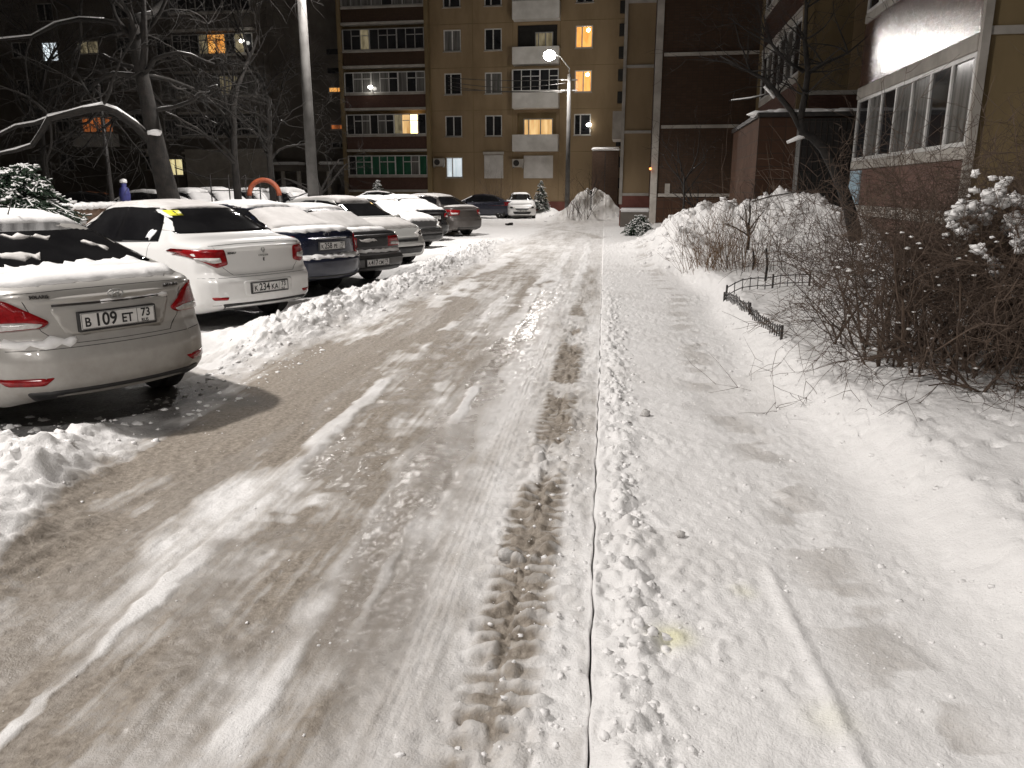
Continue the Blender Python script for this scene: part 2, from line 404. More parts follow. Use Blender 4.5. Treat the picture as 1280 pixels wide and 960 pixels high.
def masks(s, t):
    """how sandy, how icy and how bare the packed snow is"""
    x, y = st_xy(s, t)
    f1 = fbm(t * 2.6, s * .55, 301, 4); f2 = fbm(x * 5, y * 5, 311, 4); f3 = fbm(t * 9, s * 1.1, 321, 3)
    le = road_left(s)
    inroad = sstep(le - .5, le + .5, t) * sstep(0.0, -.03, t)
    near = sstep(24, 5, s)
    f4 = fbm(t * 34, s * 2.2, 391, 3); d = .50 + 1.15 * (f1 - .5) + .65 * (f2 - .5) + .55 * (f3 - .5) + .45 * (f4 - .5)
    leftpart = sstep(-.62, -1.0, t)
    d = d * (.42 + .58 * leftpart) * (.38 + .72 * near) + .10 + .12 * sstep(6, 13, s) * (.3 + f2)
    d = d + .42 * sstep(-1.9, -2.3, t) * near * sstep(.3, .6, f1 + .15)
    trk = np.exp(-((t + .31) / .15) ** 4) * sstep(.9, 2.0, s) * (sstep(14, 10, s)) * sstep(.25, .52, fbm(x * 2.6, y * 1.1, 331, 3)) * (1.02 - .42 * LUG(s, t, x, y))
    d = np.maximum(d, trk * (.74 + .95 * f2 - .34 * sstep(3.6, 2.6, s)))
    d = np.maximum(d, np.exp(-((t + .25) / .2) ** 4) * sstep(11, 12, s) * sstep(20, 16, s) * .55 * (.5 + f3))
    rut = np.exp(-((t + 1.55) / .26) ** 4) * sstep(2.7, 3.4, s) * sstep(12, 7, s) * sstep(.35, .55, f2 * .5 + f1 * .6)
    d = np.maximum(d, rut * (.6 + .7 * (f2 - .2)))
    d = d * (1 - .95 * STREAKS(s, t)) * inroad
    ice = (np.exp(-((t + .93) / .24) ** 4) * sstep(1.9, 2.6, s) * sstep(13, 7, s) * sstep(.34, .52, f1 * .55 + fbm(x * 2.2, y * 1.4, 341, 3) * .5) + .75 * rut * sstep(.5, .62, f2)
           + .7 * np.exp(-((t + 1.5) / .95) ** 4) * sstep(.44, .6, fbm(t * 3, s * .5, 351, 4)) * sstep(20, 9, s)) * inroad * (1 - STREAKS(s, t))
    # the far turn: wet ruts curling left past the kerb's end
    th = np.clip((s - 27.5) / 9, 0, 1)
    cur = -.15 - 2.6 * th ** 1.6
    far = np.exp(-((t - cur) / .28) ** 2) * sstep(27, 28.5, s) * sstep(37, 35, s)
    d = np.maximum(d, far * (.4 + .6 * f2)); ice = np.maximum(ice, far * .8 * sstep(.4, .6, f2))
    d = np.maximum(d, .30 * np.exp(-((s - 38) / 4.5) ** 2) * sstep(-12, -6, t) * sstep(6, 2, t) * (.4 + f2))
    # path: trodden grey footholds by its right edge
    foot = np.exp(-((t - bankedge(s) + .25) / .22) ** 2) * sstep(.42, .60, fbm(t * 2.4, s * 4.5, 361, 4)) * (t > 0) * (s < 22)
    d = np.maximum(d, foot * .40); d = np.maximum(d, (t > 0) * (t < 1.4) * (.05 + .16 * sstep(.5, .75, fbm(x * 1.2, y * 1.2, 371, 3))))
    # sandy, mottled edge of the parking strip
    pk = sstep(le + .3, le - .1, t) * sstep(le - 1.1, le - .4, t) * sstep(9, 6, s) * sstep(4.9, 5.6, s)
    d = np.maximum(d, pk * .55 * sstep(.42, .6, f2))
    d = np.maximum(d, sstep(-3.1, -4.2, t) * .10 * f2 * (s > 5))
    nb = sstep(.25, .6, NEARBANK(s, t)); d = d * (1 - .92 * nb); ice = ice * (1 - nb)
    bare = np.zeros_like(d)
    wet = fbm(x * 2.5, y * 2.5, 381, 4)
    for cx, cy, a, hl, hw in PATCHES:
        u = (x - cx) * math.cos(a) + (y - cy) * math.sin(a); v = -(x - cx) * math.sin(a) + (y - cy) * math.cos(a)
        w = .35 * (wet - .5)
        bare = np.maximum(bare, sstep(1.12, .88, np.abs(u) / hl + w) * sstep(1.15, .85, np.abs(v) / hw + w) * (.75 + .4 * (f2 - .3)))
    # heaps are speckled with grit
    spk = np.zeros_like(d)
    for hx, hy, hh, sx, sy in HEAPS[:6]:
        g = np.exp(-(((x - hx) / sx) ** 2 + ((y - hy) / sy) ** 2) * .9)
        spk = np.maximum(spk, g * (.42 if hy > 40 else .18))
    d = np.maximum(d, spk * (.5 + .8 * sstep(.4, .7, f2)))
    return np.clip(d, 0, 1), np.clip(ice, 0, 1), np.clip(bare, 0, 1)

def snow_road_mat(name):
    m, nt, b = new_mat(name)
    def attr(n):
        a = nt.nodes.new('ShaderNodeAttribute'); a.attribute_name = n; return a.outputs['Fac']
    fine = noise_node(nt, 38, 6, .65); mid = noise_node(nt, 7, 5, .6); big = noise_node(nt, 1.2, 4)
    grit = noise_node(nt, 120, 3, .6)
    sn = mixc(nt, mid.outputs[0], (.76, .748, .735), (.86, .851, .841))
    sand = mixc(nt, ramp(nt, fine.outputs[0], [(.3, (0, 0, 0)), (.7, (1, 1, 1))]).outputs[0], (.155, .126, .096), (.365, .322, .270))
    brk = math_(nt, 'MULTIPLY', math_(nt, 'SUBTRACT', mid.outputs[0], .5), .55)
    brk2 = math_(nt, 'MULTIPLY', math_(nt, 'SUBTRACT', fine.outputs[0], .5), .7)
    d = attr('dirt')
    dm = math_(nt, 'MULTIPLY', math_(nt, 'ADD', math_(nt, 'ADD', brk, brk2), 1.0), d, True)
    dm = math_(nt, 'ADD', math_(nt, 'MULTIPLY', math_(nt, 'SUBTRACT', dm, .42), 1.55), .42, True)
    c = mixc(nt, dm, sn, sand)
    icec = mixc(nt, big.outputs[0], (.215, .192, .168), (.325, .298, .268))
    ic = math_(nt, 'MULTIPLY', attr('ice'), math_(nt, 'ADD', math_(nt, 'MULTIPLY', mid.outputs[0], .8), .35), True)
    c = mixc(nt, ic, c, icec)
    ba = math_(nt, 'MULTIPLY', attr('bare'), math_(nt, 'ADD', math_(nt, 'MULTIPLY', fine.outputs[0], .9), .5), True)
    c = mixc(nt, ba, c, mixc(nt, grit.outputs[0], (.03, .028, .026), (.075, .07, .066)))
    ye = attr('tint')
    c = mixc(nt, ye, c, (.72, .70, .32))
    nt.links.new(c, b.inputs['Base Color'])
    rg = math_(nt, 'SUBTRACT', .68, math_(nt, 'MULTIPLY', ic, math_(nt, 'ADD', math_(nt, 'MULTIPLY', fine.outputs[0], -.30), .72)), True)
    rg = math_(nt, 'SUBTRACT', rg, math_(nt, 'MULTIPLY', ba, .2), True)
    nt.links.new(rg, b.inputs['Roughness'])
    b.inputs['Specular IOR Level'].default_value = .4
    nt.links.new(math_(nt, 'MULTIPLY', ic, .28, True), b.inputs['Coat Weight']); b.inputs['Coat Roughness'].default_value = .2
    hsum = math_(nt, 'ADD', math_(nt, 'MULTIPLY', fine.outputs[0], .7), math_(nt, 'MULTIPLY', grit.outputs[0], .35))
    bp = bump(nt, b, hsum, .55, .016)
    nt.links.new(math_(nt, 'SUBTRACT', .75, math_(nt, 'MULTIPLY', ic, .5)), bp.inputs['Strength'])
    return m
M['ground'] = snow_road_mat('packed_snow_and_sand')

def s_rows(step=.0052, s1=66):
    a = list(np.arange(-3.0, 1.5, .06)); s = 1.5
    while s < s1: a.append(s); s += max(.0105, step * s)
    return np.array(a)

def CRACK(s):
    return sstep(.30, .40, fbm(s * 2.3, s * 0 + .7, 401, 3) + .14 * (s < 5) - .08 * (s > 7)) * sstep(15.8, 15, s)

def region(name, rows, tfun, skirt_right=None, skirt_left=None, yellow=False):
    """tfun(s) gives the across coordinates of one row"""
    S = []; T = []
    for s in rows:
        t = tfun(s); T.append(t); S.append(np.full(len(t), s))
    S, T = np.array(S), np.array(T)
    Hh = height(S, T); d, ic, ba = masks(S, T)
    tint = np.zeros_like(S)
    if yellow:
        for ys, yt, r, a in ((2.62, .30, .07, .55), (3.0, .62, .05, .2), (2.2, .75, .08, .14)):
            tint += a * np.exp(-((S - ys) ** 2 + (T - yt) ** 2) / r ** 2)
    if skirt_right is not None:
        op = CRACK(rows); Hh[:, -1] = Hh[:, -1] * (1 - op) + skirt_right * op; ba[:, -1] = op
    if skirt_left is not None:
        op = CRACK(rows); Hh[:, 0] = Hh[:, 0] * (1 - op) + skirt_left * op; ba[:, 0] = op
    X, Y = st_xy(S, T)
    V = np.stack([X, Y, Hh], -1).reshape(-1, 3)
    r, c = S.shape
    i = np.arange(r * c).reshape(r, c)
    Q = np.stack([i[:-1, :-1], i[:-1, 1:], i[1:, 1:], i[1:, :-1]], -1).reshape(-1, 4)
    o = mesh_np(name, V, Q, M['ground'], attrs={'dirt': d, 'ice': ic, 'bare': ba, 'tint': np.clip(tint, 0, 1)})
    tag(o, kind='structure')
    return o

def build_ground():
    rows = s_rows()
    gap = lambda s: -.008 + .003 * math.sin(s * 1.1) + .0035 * math.sin(s * 9.3) + .003 * math.sin(s * 23)
    def rd(s):
        g = gap(s)
        if s > 15.5: g = .0
        a = np.linspace(-3.9, g, 400)
        return np.concatenate([a, [a[-1] + .0015]])
    region('road', rows, rd, skirt_right=-.06)
    def fp(s):
        g = gap(s) + (.006 + .005 * math.sin(s * 3.7) * math.sin(s * 11) if s < 15.5 else .013)
        if s > 15.5: g = .0015
        a = np.linspace(g + .0015, 1.62, 190)
        return np.concatenate([[g], a])
    region('footpath', rows, fp, skirt_left=-.06, yellow=True)
    rows2 = s_rows(.0075)
    tv = 1.62 + np.concatenate([[0], np.cumsum(np.linspace(.010, .16, 175))])
    tv = np.concatenate([tv, np.linspace(tv[-1] + .4, 34, 40)])
    region('snowy_lawn_ground', rows2, lambda s: tv)
    tp = -3.9 - np.concatenate([[0], np.cumsum(np.linspace(.012, .13, 160))])
    tp = np.concatenate([tp, np.linspace(tp[-1] - .4, -62, 60)])[::-1]
    region('parking_ground', rows2, lambda s: tp)
    mb = MB(); mb.add([(-600, -600, -.3), (600, -600, -.3), (600, 600, -.3), (-600, 600, -.3)], [(0, 1, 2, 3)])
    tag(mb.build('ground', M['snow']), kind='structure')
    # the kerb stone under the crack
    mb = MB()
    for k in range(16):
        s0 = k * 1.0 - .5
        pts = [st_xy(s0 + .004, -.03), st_xy(s0 + .996, -.03), st_xy(s0 + .996, .045), st_xy(s0 + .004, .045)]
        vs = [(x, y, z) for z in (-.2, -.055) for x, y in pts]
        mb.add(vs, [(3, 2, 1, 0), (4, 5, 6, 7), (0, 1, 5, 4), (1, 2, 6, 5), (2, 3, 7, 6), (3, 0, 4, 7)])
    tag(mb.build('kerb', mottled('wet_kerb_stone', (.02, .02, .02), (.05, .048, .045), 8, .5)), kind='structure')

def zat(x, y):
    s, t = xy_st(x, y)
    return float(height(np.array([s]), np.array([t]))[0])

def clods():
    r = np.random.RandomState(5)
    pts = []
    def scatter(n, fs, ft, fr):
        for _ in range(n):
            s, t, rad = fs(), ft(), fr()
            pts.append((s, t, rad))
    U = r.uniform
    small = lambda a=.006, b=.03: a + (b - a) * r.rand() ** 2.6
    scatter(520, lambda: 1.5 + 10 * r.rand() ** 1.5, lambda: abs(r.normal(.13, .085)) + .012, lambda: small(.004, .026))
    scatter(240, lambda: 1.5 + 4 * r.rand(), lambda: -abs(r.normal(.16, .13)) - .02, lambda: small(.003, .014))
    scatter(420, lambda: 1.5 + 9 * r.rand() ** 1.5, lambda: U(.1, 1.35), lambda: small(.003, .011))
    scatter(260, lambda: 1.8 + 9 * r.rand(), lambda: r.normal(1.5, .2), lambda: small(.004, .016))
    scatter(300, lambda: 1.8 + 6 * r.rand(), lambda: U(-3.3, -.3), lambda: small(.002, .007))
    for _ in range(620):
        s = U(7.5, 24); pts.append((s, float(road_left(s)) - .38 + r.normal(0, .22), small(.006, .04)))
    for _ in range(260):
        s = U(3.2, 5.15); pts.append((s, r.normal(-3.7, .35), small(.006, .035)))
    for _ in range(200):
        pts.append((U(5.2, 8), U(-3.6, -2.9), small(.005, .025)))
    for hx, hy, hh, sx, sy in HEAPS[:7]:
        for _ in range(150):
            s, t = xy_st(hx + r.normal(0, sx * .8), hy + r.normal(0, sy * .8)); pts.append((s, t, small(.015, .075)))
    P = np.array(pts)
    P = P[~((P[:, 1] > -.02) & (P[:, 1] < .02))]
    Z = height(P[:, 0], P[:, 1])
    vs, fs = ico(2); fs = np.array(fs)
    n = len(P); V = np.zeros((n, len(vs), 3)); X, Y = st_xy(P[:, 0], P[:, 1])
    for i in range(n):
        ph = r.uniform(0, 6.28, 6); f = r.uniform(1.5, 3.5, 6)
        d = 1 + .34 * np.sin(f[0] * 2 * vs[:, 0] + ph[0]) * np.sin(f[1] * 2 * vs[:, 1] + ph[1]) + .16 * np.sin(f[2] * 2.5 * vs[:, 2] + ph[2] + 2 * vs[:, 0]) + .20 * np.sin(6 * vs[:, 0] + ph[3]) * np.sin(7 * vs[:, 1] + ph[4])
        rad = P[i, 2]
        V[i] = vs * d[:, None] * rad * np.array([r.uniform(.75, 1.3), r.uniform(.75, 1.3), r.uniform(.55, .9)]) + np.array([X[i], Y[i], Z[i] - rad * .08])
    F = (fs[None] + (np.arange(n) * len(vs))[:, None, None]).reshape(-1, 3)
    o = mesh_np('snow_crumbs', V.reshape(-1, 3), F, M['snow'])
    tag(o, 'loose crumbs and clods of snow along the kerb and ploughed ridges', 'snow crumbs', kind='stuff')
    for (px, py, rad, lab) in ((632, 701, .037, 'fist sized grey snow clod lying beside the brown tyre track'), (849, 679, .024, 'small snow clod alone on the trodden path'), (806, 527, .036, 'pointed snow clod standing on the path beside the kerb row')):
        g = on_ground(px, py)
        mb = MB(); vs3 = ICO; mb.blob((0, 0, 0), 1, int(px), (1, .9, .8), .2)
        o = mb.build('snow_clod', M['snow_lump'], None, True); o.scale = (rad,) * 3
        o.location = (g.x, g.y, zat(g.x, g.y) + rad * .55); tag(o, lab, 'snow clod')
M['snow_lump'] = mottled('greyish_snow_lump', (.55, .53, .51), (.75, .735, .715), 2.5, .6, 6, .5, .1, .3)
# ================================================================== CARS
def smooth_line(keys, sig=.05, x=None):
    kx = np.array([k[0] for k in keys]); kz = np.array([k[1] for k in keys])
    g = np.arange(kx[0] - .6, kx[-1] + .6, .01)
    z = np.interp(g, kx, kz)
    n = max(1, int(sig * 3 / .01)); w = np.exp(-.5 * (np.arange(-n, n + 1) * .01 / sig) ** 2); w /= w.sum()
    zs = np.convolve(np.pad(z, n, mode='edge'), w, 'valid')
    return lambda q: np.interp(q, g, zs)

def resample(pts, n):
    pts = np.array(pts, float)
    for _ in range(2):                                   # corner cutting
        q = [pts[0]]
        for a, b in zip(pts[:-1], pts[1:]): q += [a * .75 + b * .25, a * .25 + b * .75]
        q.append(pts[-1]); pts = np.array(q)
    d = np.concatenate([[0], np.cumsum(np.hypot(*np.diff(pts, axis=0).T))]); u = np.linspace(0, d[-1], n)
    return np.stack([np.interp(u, d, pts[:, 0]), np.interp(u, d, pts[:, 1])], -1)

SEDAN = dict(plan=((0, .60), (.05, .71), (.14, .83), (.32, .925), (.7, .99)), L=4.37, W=1.70, wb=2.57, wr=.315,
    top=[(-2.19, .93), (-2.12, 1.035), (-1.62, 1.075), (-.80, 1.40), (-.15, 1.47), (.35, 1.435), (1.18, 1.02), (1.85, .86), (2.10, .74), (2.19, .60)],
    belt=[(-2.19, .88), (-1.5, .98), (0, .93), (1.2, .90), (2.0, .72), (2.19, .58)],
    bot=[(-2.19, .30), (-1.9, .22), (-1.5, .18), (1.5, .18), (2.0, .2), (2.19, .24)],
    rear=[(.15, .16), (.28, .05), (.36, 0), (.56, .0), (.63, .035), (.69, .085), (.92, .10), (1.0, .05), (1.05, .06)],
    front=[(.15, .10), (.25, .02), (.4, 0), (.5, 0), (.6, .06), (.75, .12), (.9, .2)],
    swin=[[(-1.30, 1.02), (-.93, 1.33), (-.45, 1.39), (-.30, 1.388), (-.292, .985)], [(-.28, .985), (-.288, 1.39), (.15, 1.385), (.40, 1.34), (.98, .985)]],
    rwin=[(-.68, 1.10), (-.52, 1.395), (.52, 1.395), (.68, 1.10)], wwin=[(-.66, 1.05), (-.50, 1.40), (.50, 1.40), (.66, 1.05)],
    tail=[(.84, .97), (.62, .955), (.40, .80), (.52, .775), (.84, .77)],
    head=[(.80, .74), (.62, .76), (.40, .66), (.48, .585), (.80, .60)])
LOGAN = dict(SEDAN, plan=((0, .74), (.06, .85), (.18, .94), (.5, .99)), L=4.35, W=1.73, wr=.31,
    top=[(-2.18, .98), (-2.10, 1.085), (-1.58, 1.115), (-1.02, 1.44), (-.35, 1.525), (.30, 1.50), (1.12, 1.07), (1.85, .93), (2.10, .80), (2.18, .62)],
    belt=[(-2.18, .92), (-1.5, 1.0), (0, .95), (1.2, .93), (2.0, .76), (2.18, .6)],
    rear=[(.15, .14), (.28, .04), (.36, 0), (.60, 0), (.655, .03), (.70, .07), (.95, .09), (1.04, .05), (1.1, .06)],
    swin=[[(-1.22, 1.05), (-1.06, 1.33), (-.75, 1.43), (-.275, 1.445), (-.267, 1.01)], [(-.255, 1.01), (-.263, 1.445), (.12, 1.43), (.36, 1.38), (.95, 1.01)]],
    rwin=[(-.69, 1.145), (-.54, 1.44), (.54, 1.44), (.69, 1.145)], wwin=[(-.66, 1.10), (-.50, 1.45), (.50, 1.45), (.66, 1.10)],
    tail=[(.86, .985), (.50, .975), (.48, .80), (.62, .765), (.86, .93)])
SAMARA = dict(SEDAN, plan=((0, .82), (.05, .90), (.15, .95), (.5, .99)), L=4.33, W=1.65, wb=2.46, wr=.325,
    top=[(-2.17, .86), (-2.13, .96), (-1.62, .985), (-.95, 1.33), (-.35, 1.40), (.30, 1.38), (1.05, .98), (1.95, .82), (2.10, .74), (2.17, .6)],
    belt=[(-2.17, .82), (-1.5, .90), (0, .88), (1.2, .87), (2.0, .70), (2.17, .56)],
    rear=[(.15, .12), (.28, .0), (.50, -.02), (.55, .0), (.58, .09), (.68, .09), (.9, .08), (.95, .06), (1.0, .06)],
    swin=[[(-1.25, .94), (-.98, 1.24), (-.7, 1.31), (-.36, 1.32), (-.34, .92)], [(-.28, .92), (-.30, 1.32), (.2, 1.30), (.85, .92)]],
    rwin=[(-.60, 1.01), (-.46, 1.30), (.46, 1.30), (.60, 1.01)], wwin=[(-.64, .99), (-.50, 1.33), (.50, 1.33), (.64, .99)],
    tail=[(.79, .86), (.36, .86), (.36, .68), (.79, .68)])
HATCH = dict(SEDAN, plan=((0, .74), (.06, .85), (.18, .94), (.5, .99)), L=4.10, W=1.72, wb=2.53, wr=.325,
    top=[(-2.06, .95), (-2.0, 1.12), (-1.72, 1.36), (-1.3, 1.46), (-.3, 1.51), (.25, 1.47), (1.1, 1.06), (1.75, .90), (1.98, .78), (2.06, .6)],
    swin=[[(-1.35, 1.06), (-1.15, 1.32), (-.7, 1.42), (-.32, 1.43), (-.30, 1.0)], [(-.24, 1.0), (-.26, 1.43), (.12, 1.41), (.36, 1.36), (.92, 1.0)]],
    rwin=[(-.62, 1.08), (-.52, 1.36), (.52, 1.36), (.62, 1.08)], wwin=[(-.66, 1.09), (-.50, 1.43), (.50, 1.43), (.66, 1.09)])

def car_surface(P, nx=84):
    L, W = P['L'], P['W']
    u = np.linspace(0, 1, nx); xs = -L / 2 + L * (u + .085 * np.sin(4 * np.pi * u) * -.5 * 0 + 0)
    xs = L / 2 * np.sign(u - .5) * (1 - (1 - np.abs(2 * u - 1)) ** 1.35)
    top = smooth_line(P['top'], .045); belt = smooth_line(P['belt'], .06); bot = smooth_line(P['bot'], .06)
    hw = smooth_line([(-L / 2 + a, b) for a, b in P.get('plan', ((0, .77), (.06, .87), (.2, .95), (.55, .99)))] + [(0, 1), (L / 2 - .6, .985), (L / 2 - .25, .92), (L / 2 - .08, .80), (L / 2, .66)], .025)
    prr, prf = np.array(P['rear']), np.array(P['front'])
    rings = []
    for x in xs:
        zt, zb, z0, w = float(top(x)), float(belt(x)), float(bot(x)), float(hw(x)) * W / 2
        zb = min(zb, zt - .02); gh = zt - zb
        low = [(0, z0), (w * .55, z0), (w * .84, z0), (w * .93, z0 + .03)]
        zz = np.linspace(z0 + .09, zb, 22); rel = (zz - z0) / (zb - z0)
        side = [(w * (1 - .045 * (abs(r - .52) / .5) ** 2.2 - .012 * (r > .52) * (r - .52)), z) for r, z in zip(rel, zz)]
        yb = side[-1][0]
        k = sstep(.10, .30, gh)
        wr = w * (.93 - (.93 - P['wr'] * 2 / .95) * min(1, gh / .45))
        gp = resample([(yb, zb), (yb * .975, zb + .03), (wr + .035, zt - .15 * min(1, gh / .4)), (wr - .03, zt - .045), (wr * .62, zt - .008), (0, zt)], 18)
        th = np.linspace(0, math.pi / 2, 18)
        dp = np.stack([yb * np.cos(th) ** .42, zb + gh * np.sin(th) ** .62], -1); dp[-1, 0] = 0
        up = gp * k + dp * (1 - k)
        half = low + side + [tuple(p) for p in up[1:]]
        pts = []
        for y, z in half:
            dxr = np.interp(z, prr[:, 0], prr[:, 1]) * sstep(-L / 2 + .42, -L / 2, x)
            dxf = np.interp(z, prf[:, 0], prf[:, 1]) * sstep(L / 2 - .45, L / 2, x)
            pts.append((x + dxr - dxf, y, z))
        rings.append(pts)
    return rings

def car_mesh(P):
    rings = car_surface(P); m = len(rings[0]); ring_n = 2 * m - 2
    V, F = [], []
    for r in rings:
        V += r + [(x, -y, z) for x, y, z in r[m - 2:0:-1]]
    for i in range(len(rings) - 1):
        for j in range(ring_n):
            a, b = i * ring_n + j, i * ring_n + (j + 1) % ring_n
            F.append((a, b, b + ring_n, a + ring_n))
    K = 10
    for e, sgn in ((0, -1), (len(rings) - 1, 1)):
        base = e * ring_n; rows = []
        for i in range(1, m - 1):
            l, r = base + i, base + ring_n - i
            xl, yl, zl = V[l]; row = [l]
            for k in range(1, K):
                y = yl * (1 - 2 * k / K)
                V.append((xl + sgn * .085 * (1 - (y / max(yl, .01)) ** 2) * min(1, yl / .4), y, zl)); row.append(len(V) - 1)
            rows.append(row + [r])
        for a, b in zip(rows[:-1], rows[1:]):
            for k in range(K):
                q = (a[k], a[k + 1], b[k + 1], b[k]); F.append(q if sgn < 0 else q[::-1])
        for k in range(K):
            F.append((base, rows[0][k + 1], rows[0][k]) if sgn < 0 else (base, rows[0][k], rows[0][k + 1]))
            F.append((base + m - 1, rows[-1][k], rows[-1][k + 1]) if sgn < 0 else (base + m - 1, rows[-1][k + 1], rows[-1][k]))
    return V, F

AX = {'+x': (Vector((-1, 0, 0)), lambda a, b: Vector((6, a, b))), '-x': (Vector((1, 0, 0)), lambda a, b: Vector((-6, a, b))),
      '+y': (Vector((0, -1, 0)), lambda a, b: Vector((a, 6, b))), '-y': (Vector((0, 1, 0)), lambda a, b: Vector((a, -6, b))),
      '+z': (Vector((0, 0, -1)), lambda a, b: Vector((a, b, 6)))}

def round_poly(pts, r, n=5):
    out = []; k = len(pts)
    for i in range(k):
        p0, p1, p2 = (Vector(pts[j % k]).to_2d() for j in (i - 1, i, i + 1))
        a, b = (p0 - p1), (p2 - p1); d = min(r, a.length * .45, b.length * .45)
        a, b = p1 + a.normalized() * d, p1 + b.normalized() * d
        for q in range(n + 1):
            u = q / n; out.append(tuple(a * (1 - u) ** 2 + p1 * 2 * u * (1 - u) + b * u ** 2))
    return out

def wobble(pts, step, amp, seed):
    """break a straight outline into an uneven one"""
    r = random.Random(seed); out = []
    k = len(pts)
    for i in range(k):
        a, b = Vector(pts[i]), Vector(pts[(i + 1) % k]); n = max(1, int((b - a).length / step))
        for q in range(n):
            p = a.lerp(b, q / n); out.append((p.x + r.uniform(-amp, amp), p.y + r.uniform(-amp, amp)))
    return out

def panel(bvh, outline, axis, name, mat, parent, off=.003, h=.06, thick=None, skirt=.012, smooth=True, seed=0):
    """a sheet cut to an outline and laid on the body; thick > 0 makes a soft-edged snow layer"""
    d, org = AX[axis]
    n = len(outline); xs = [p[0] for p in outline]; ys = [p[1] for p in outline]
    seg = [(outline[i], outline[(i + 1) % n]) for i in range(n)]
    pts = []
    for a, b in seg:
        l = math.hypot(b[0] - a[0], b[1] - a[1]); q = max(1, int(l / h))
        pts += [(a[0] + (b[0] - a[0]) * i / q, a[1] + (b[1] - a[1]) * i / q) for i in range(q)]
    nb = len(pts)
    B = np.array(pts)
    def edist(p):
        a = B; b = np.roll(B, -1, 0); ab = b - a
        t = np.clip(((p - a) * ab).sum(1) / np.maximum((ab * ab).sum(1), 1e-12), 0, 1)
        return np.hypot(*(a + ab * t[:, None] - p).T).min()
    inner = []
    x = min(xs) + h * .5
    while x < max(xs):
        y = min(ys) + h * .5
        while y < max(ys):
            ins = False
            for i in range(nb):
                (x1, y1), (x2, y2) = pts[i], pts[i - 1]
                if (y1 > y) != (y2 > y) and x < (x2 - x1) * (y - y1) / (y2 - y1) + x1: ins = not ins
            if ins and edist(np.array((x, y))) > h * .4: inner.append((x + .1 * h * math.sin(y * 90), y))
            y += h
        x += h
    allp = [Vector(p) for p in pts + inner]
    vv, ee, ff, *_ = geometry.delaunay_2d_cdt(allp, [(i, (i + 1) % nb) for i in range(nb)], [], 1, 1e-6)
    vs, ok = [], True
    norms = []
    for p in vv:
        hit, nrm, *_ = bvh.ray_cast(org(p.x, p.y), d)
        k = 1.0
        while hit is None and k > .5:
            k -= .02
            hit, nrm, *_ = bvh.ray_cast(org(p.x * (k if axis != '+z' else 1), p.y * (k if axis == '+z' else 1)), d)
        if hit is None: hit, nrm, *_ = bvh.find_nearest(org(p.x, p.y) + d * 4)
        if nrm.dot(d) > 0: nrm = -nrm
        o_ = off
        if thick:
            e = edist(np.array((p.x, p.y)))
            o_ = off + thick * min(1, (e / (thick * 1.6)) ) ** .55 * (.75 + .5 * float(fbm(np.array([p.x * 7 + seed]), np.array([p.y * 7]), 17 + seed, 3)[0])) if e > 1e-4 else off * .85
        up = Vector((0, 0, 1)) if axis == '+z' else nrm
        vs.append(hit + (nrm * .35 + up * .65 if thick and axis == '+z' else nrm) * o_); norms.append(nrm)
    mb = MB(); mb.add(vs, ff)
    # rim down into the body
    cnt = {}
    for f in ff:
        for a, b in zip(f, list(f[1:]) + [f[0]]): cnt[(a, b)] = cnt.get((a, b), 0) + 1
    rim = [(a, b) for (a, b) in cnt if (b, a) not in cnt]
    idx = {}
    for a, b in rim:
        for q in (a, b):
            if q not in idx: idx[q] = len(mb.v); mb.v.append(tuple(vs[q] - norms[q] * skirt))
    for a, b in rim: mb.f.append((b, a, idx[a], idx[b])); mb.m.append(0)
    return mb.build(name, mat, parent, smooth, recalc=False)

def seam(bvh, path, axis, name, mat, parent, w=.008, off=.002, step=.04):
    d, org = AX[axis]; pts = []
    for a, b in zip(path[:-1], path[1:]):
        n = max(1, int(math.hypot(b[0] - a[0], b[1] - a[1]) / step))
        for i in range(n): pts.append((a[0] + (b[0] - a[0]) * i / n, a[1] + (b[1] - a[1]) * i / n))
    pts.append(path[-1]); P3 = []
    for p in pts:
        hit, nrm, *_ = bvh.ray_cast(org(*p), d)
        if hit is None: continue
        if nrm.dot(d) > 0: nrm = -nrm
        P3.append(hit + nrm * (off - w * .4))
    mb = MB()
    if len(P3) > 1: mb.tube(P3, w * .5, 6)
    return mb.build(name, mat, parent, True)

def text_mesh(txt, size, name, mat, parent, M4, ext=.001, align='CENTER'):
    cu = bpy.data.curves.new('lettering', 'FONT'); cu.body = txt; cu.size = size; cu.offset = size * .022; cu.extrude = ext; cu.align_x = align; cu.align_y = 'CENTER'
    tmp = bpy.data.objects.new('lettering_source', cu); COL.objects.link(tmp)
    dg = bpy.context.evaluated_depsgraph_get(); me = bpy.data.meshes.new_from_object(tmp.evaluated_get(dg))
    bpy.data.objects.remove(tmp); bpy.data.curves.remove(cu)
    me.transform(M4); me.materials.clear(); me.materials.append(mat)
    o = bpy.data.objects.new(name, me); COL.objects.link(o); o.parent = parent
    return o

def frame_at(bvh, y, z, rear=True):
    """matrix of a plate that faces backwards (or forwards) on the body at y, z"""
    hit, nrm, *_ = bvh.ray_cast(Vector((-6 if rear else 6, y, z)), Vector((1 if rear else -1, 0, 0)))
    fx = Vector((0, -1, 0)) if rear else Vector((0, 1, 0)); fz = Vector((-1, 0, 0)) if rear else Vector((1, 0, 0))
    fy = fz.cross(fx)
    m = Matrix((fx, fy, fz)).transposed().to_4x4(); m.translation = hit + fz * .012
    return m

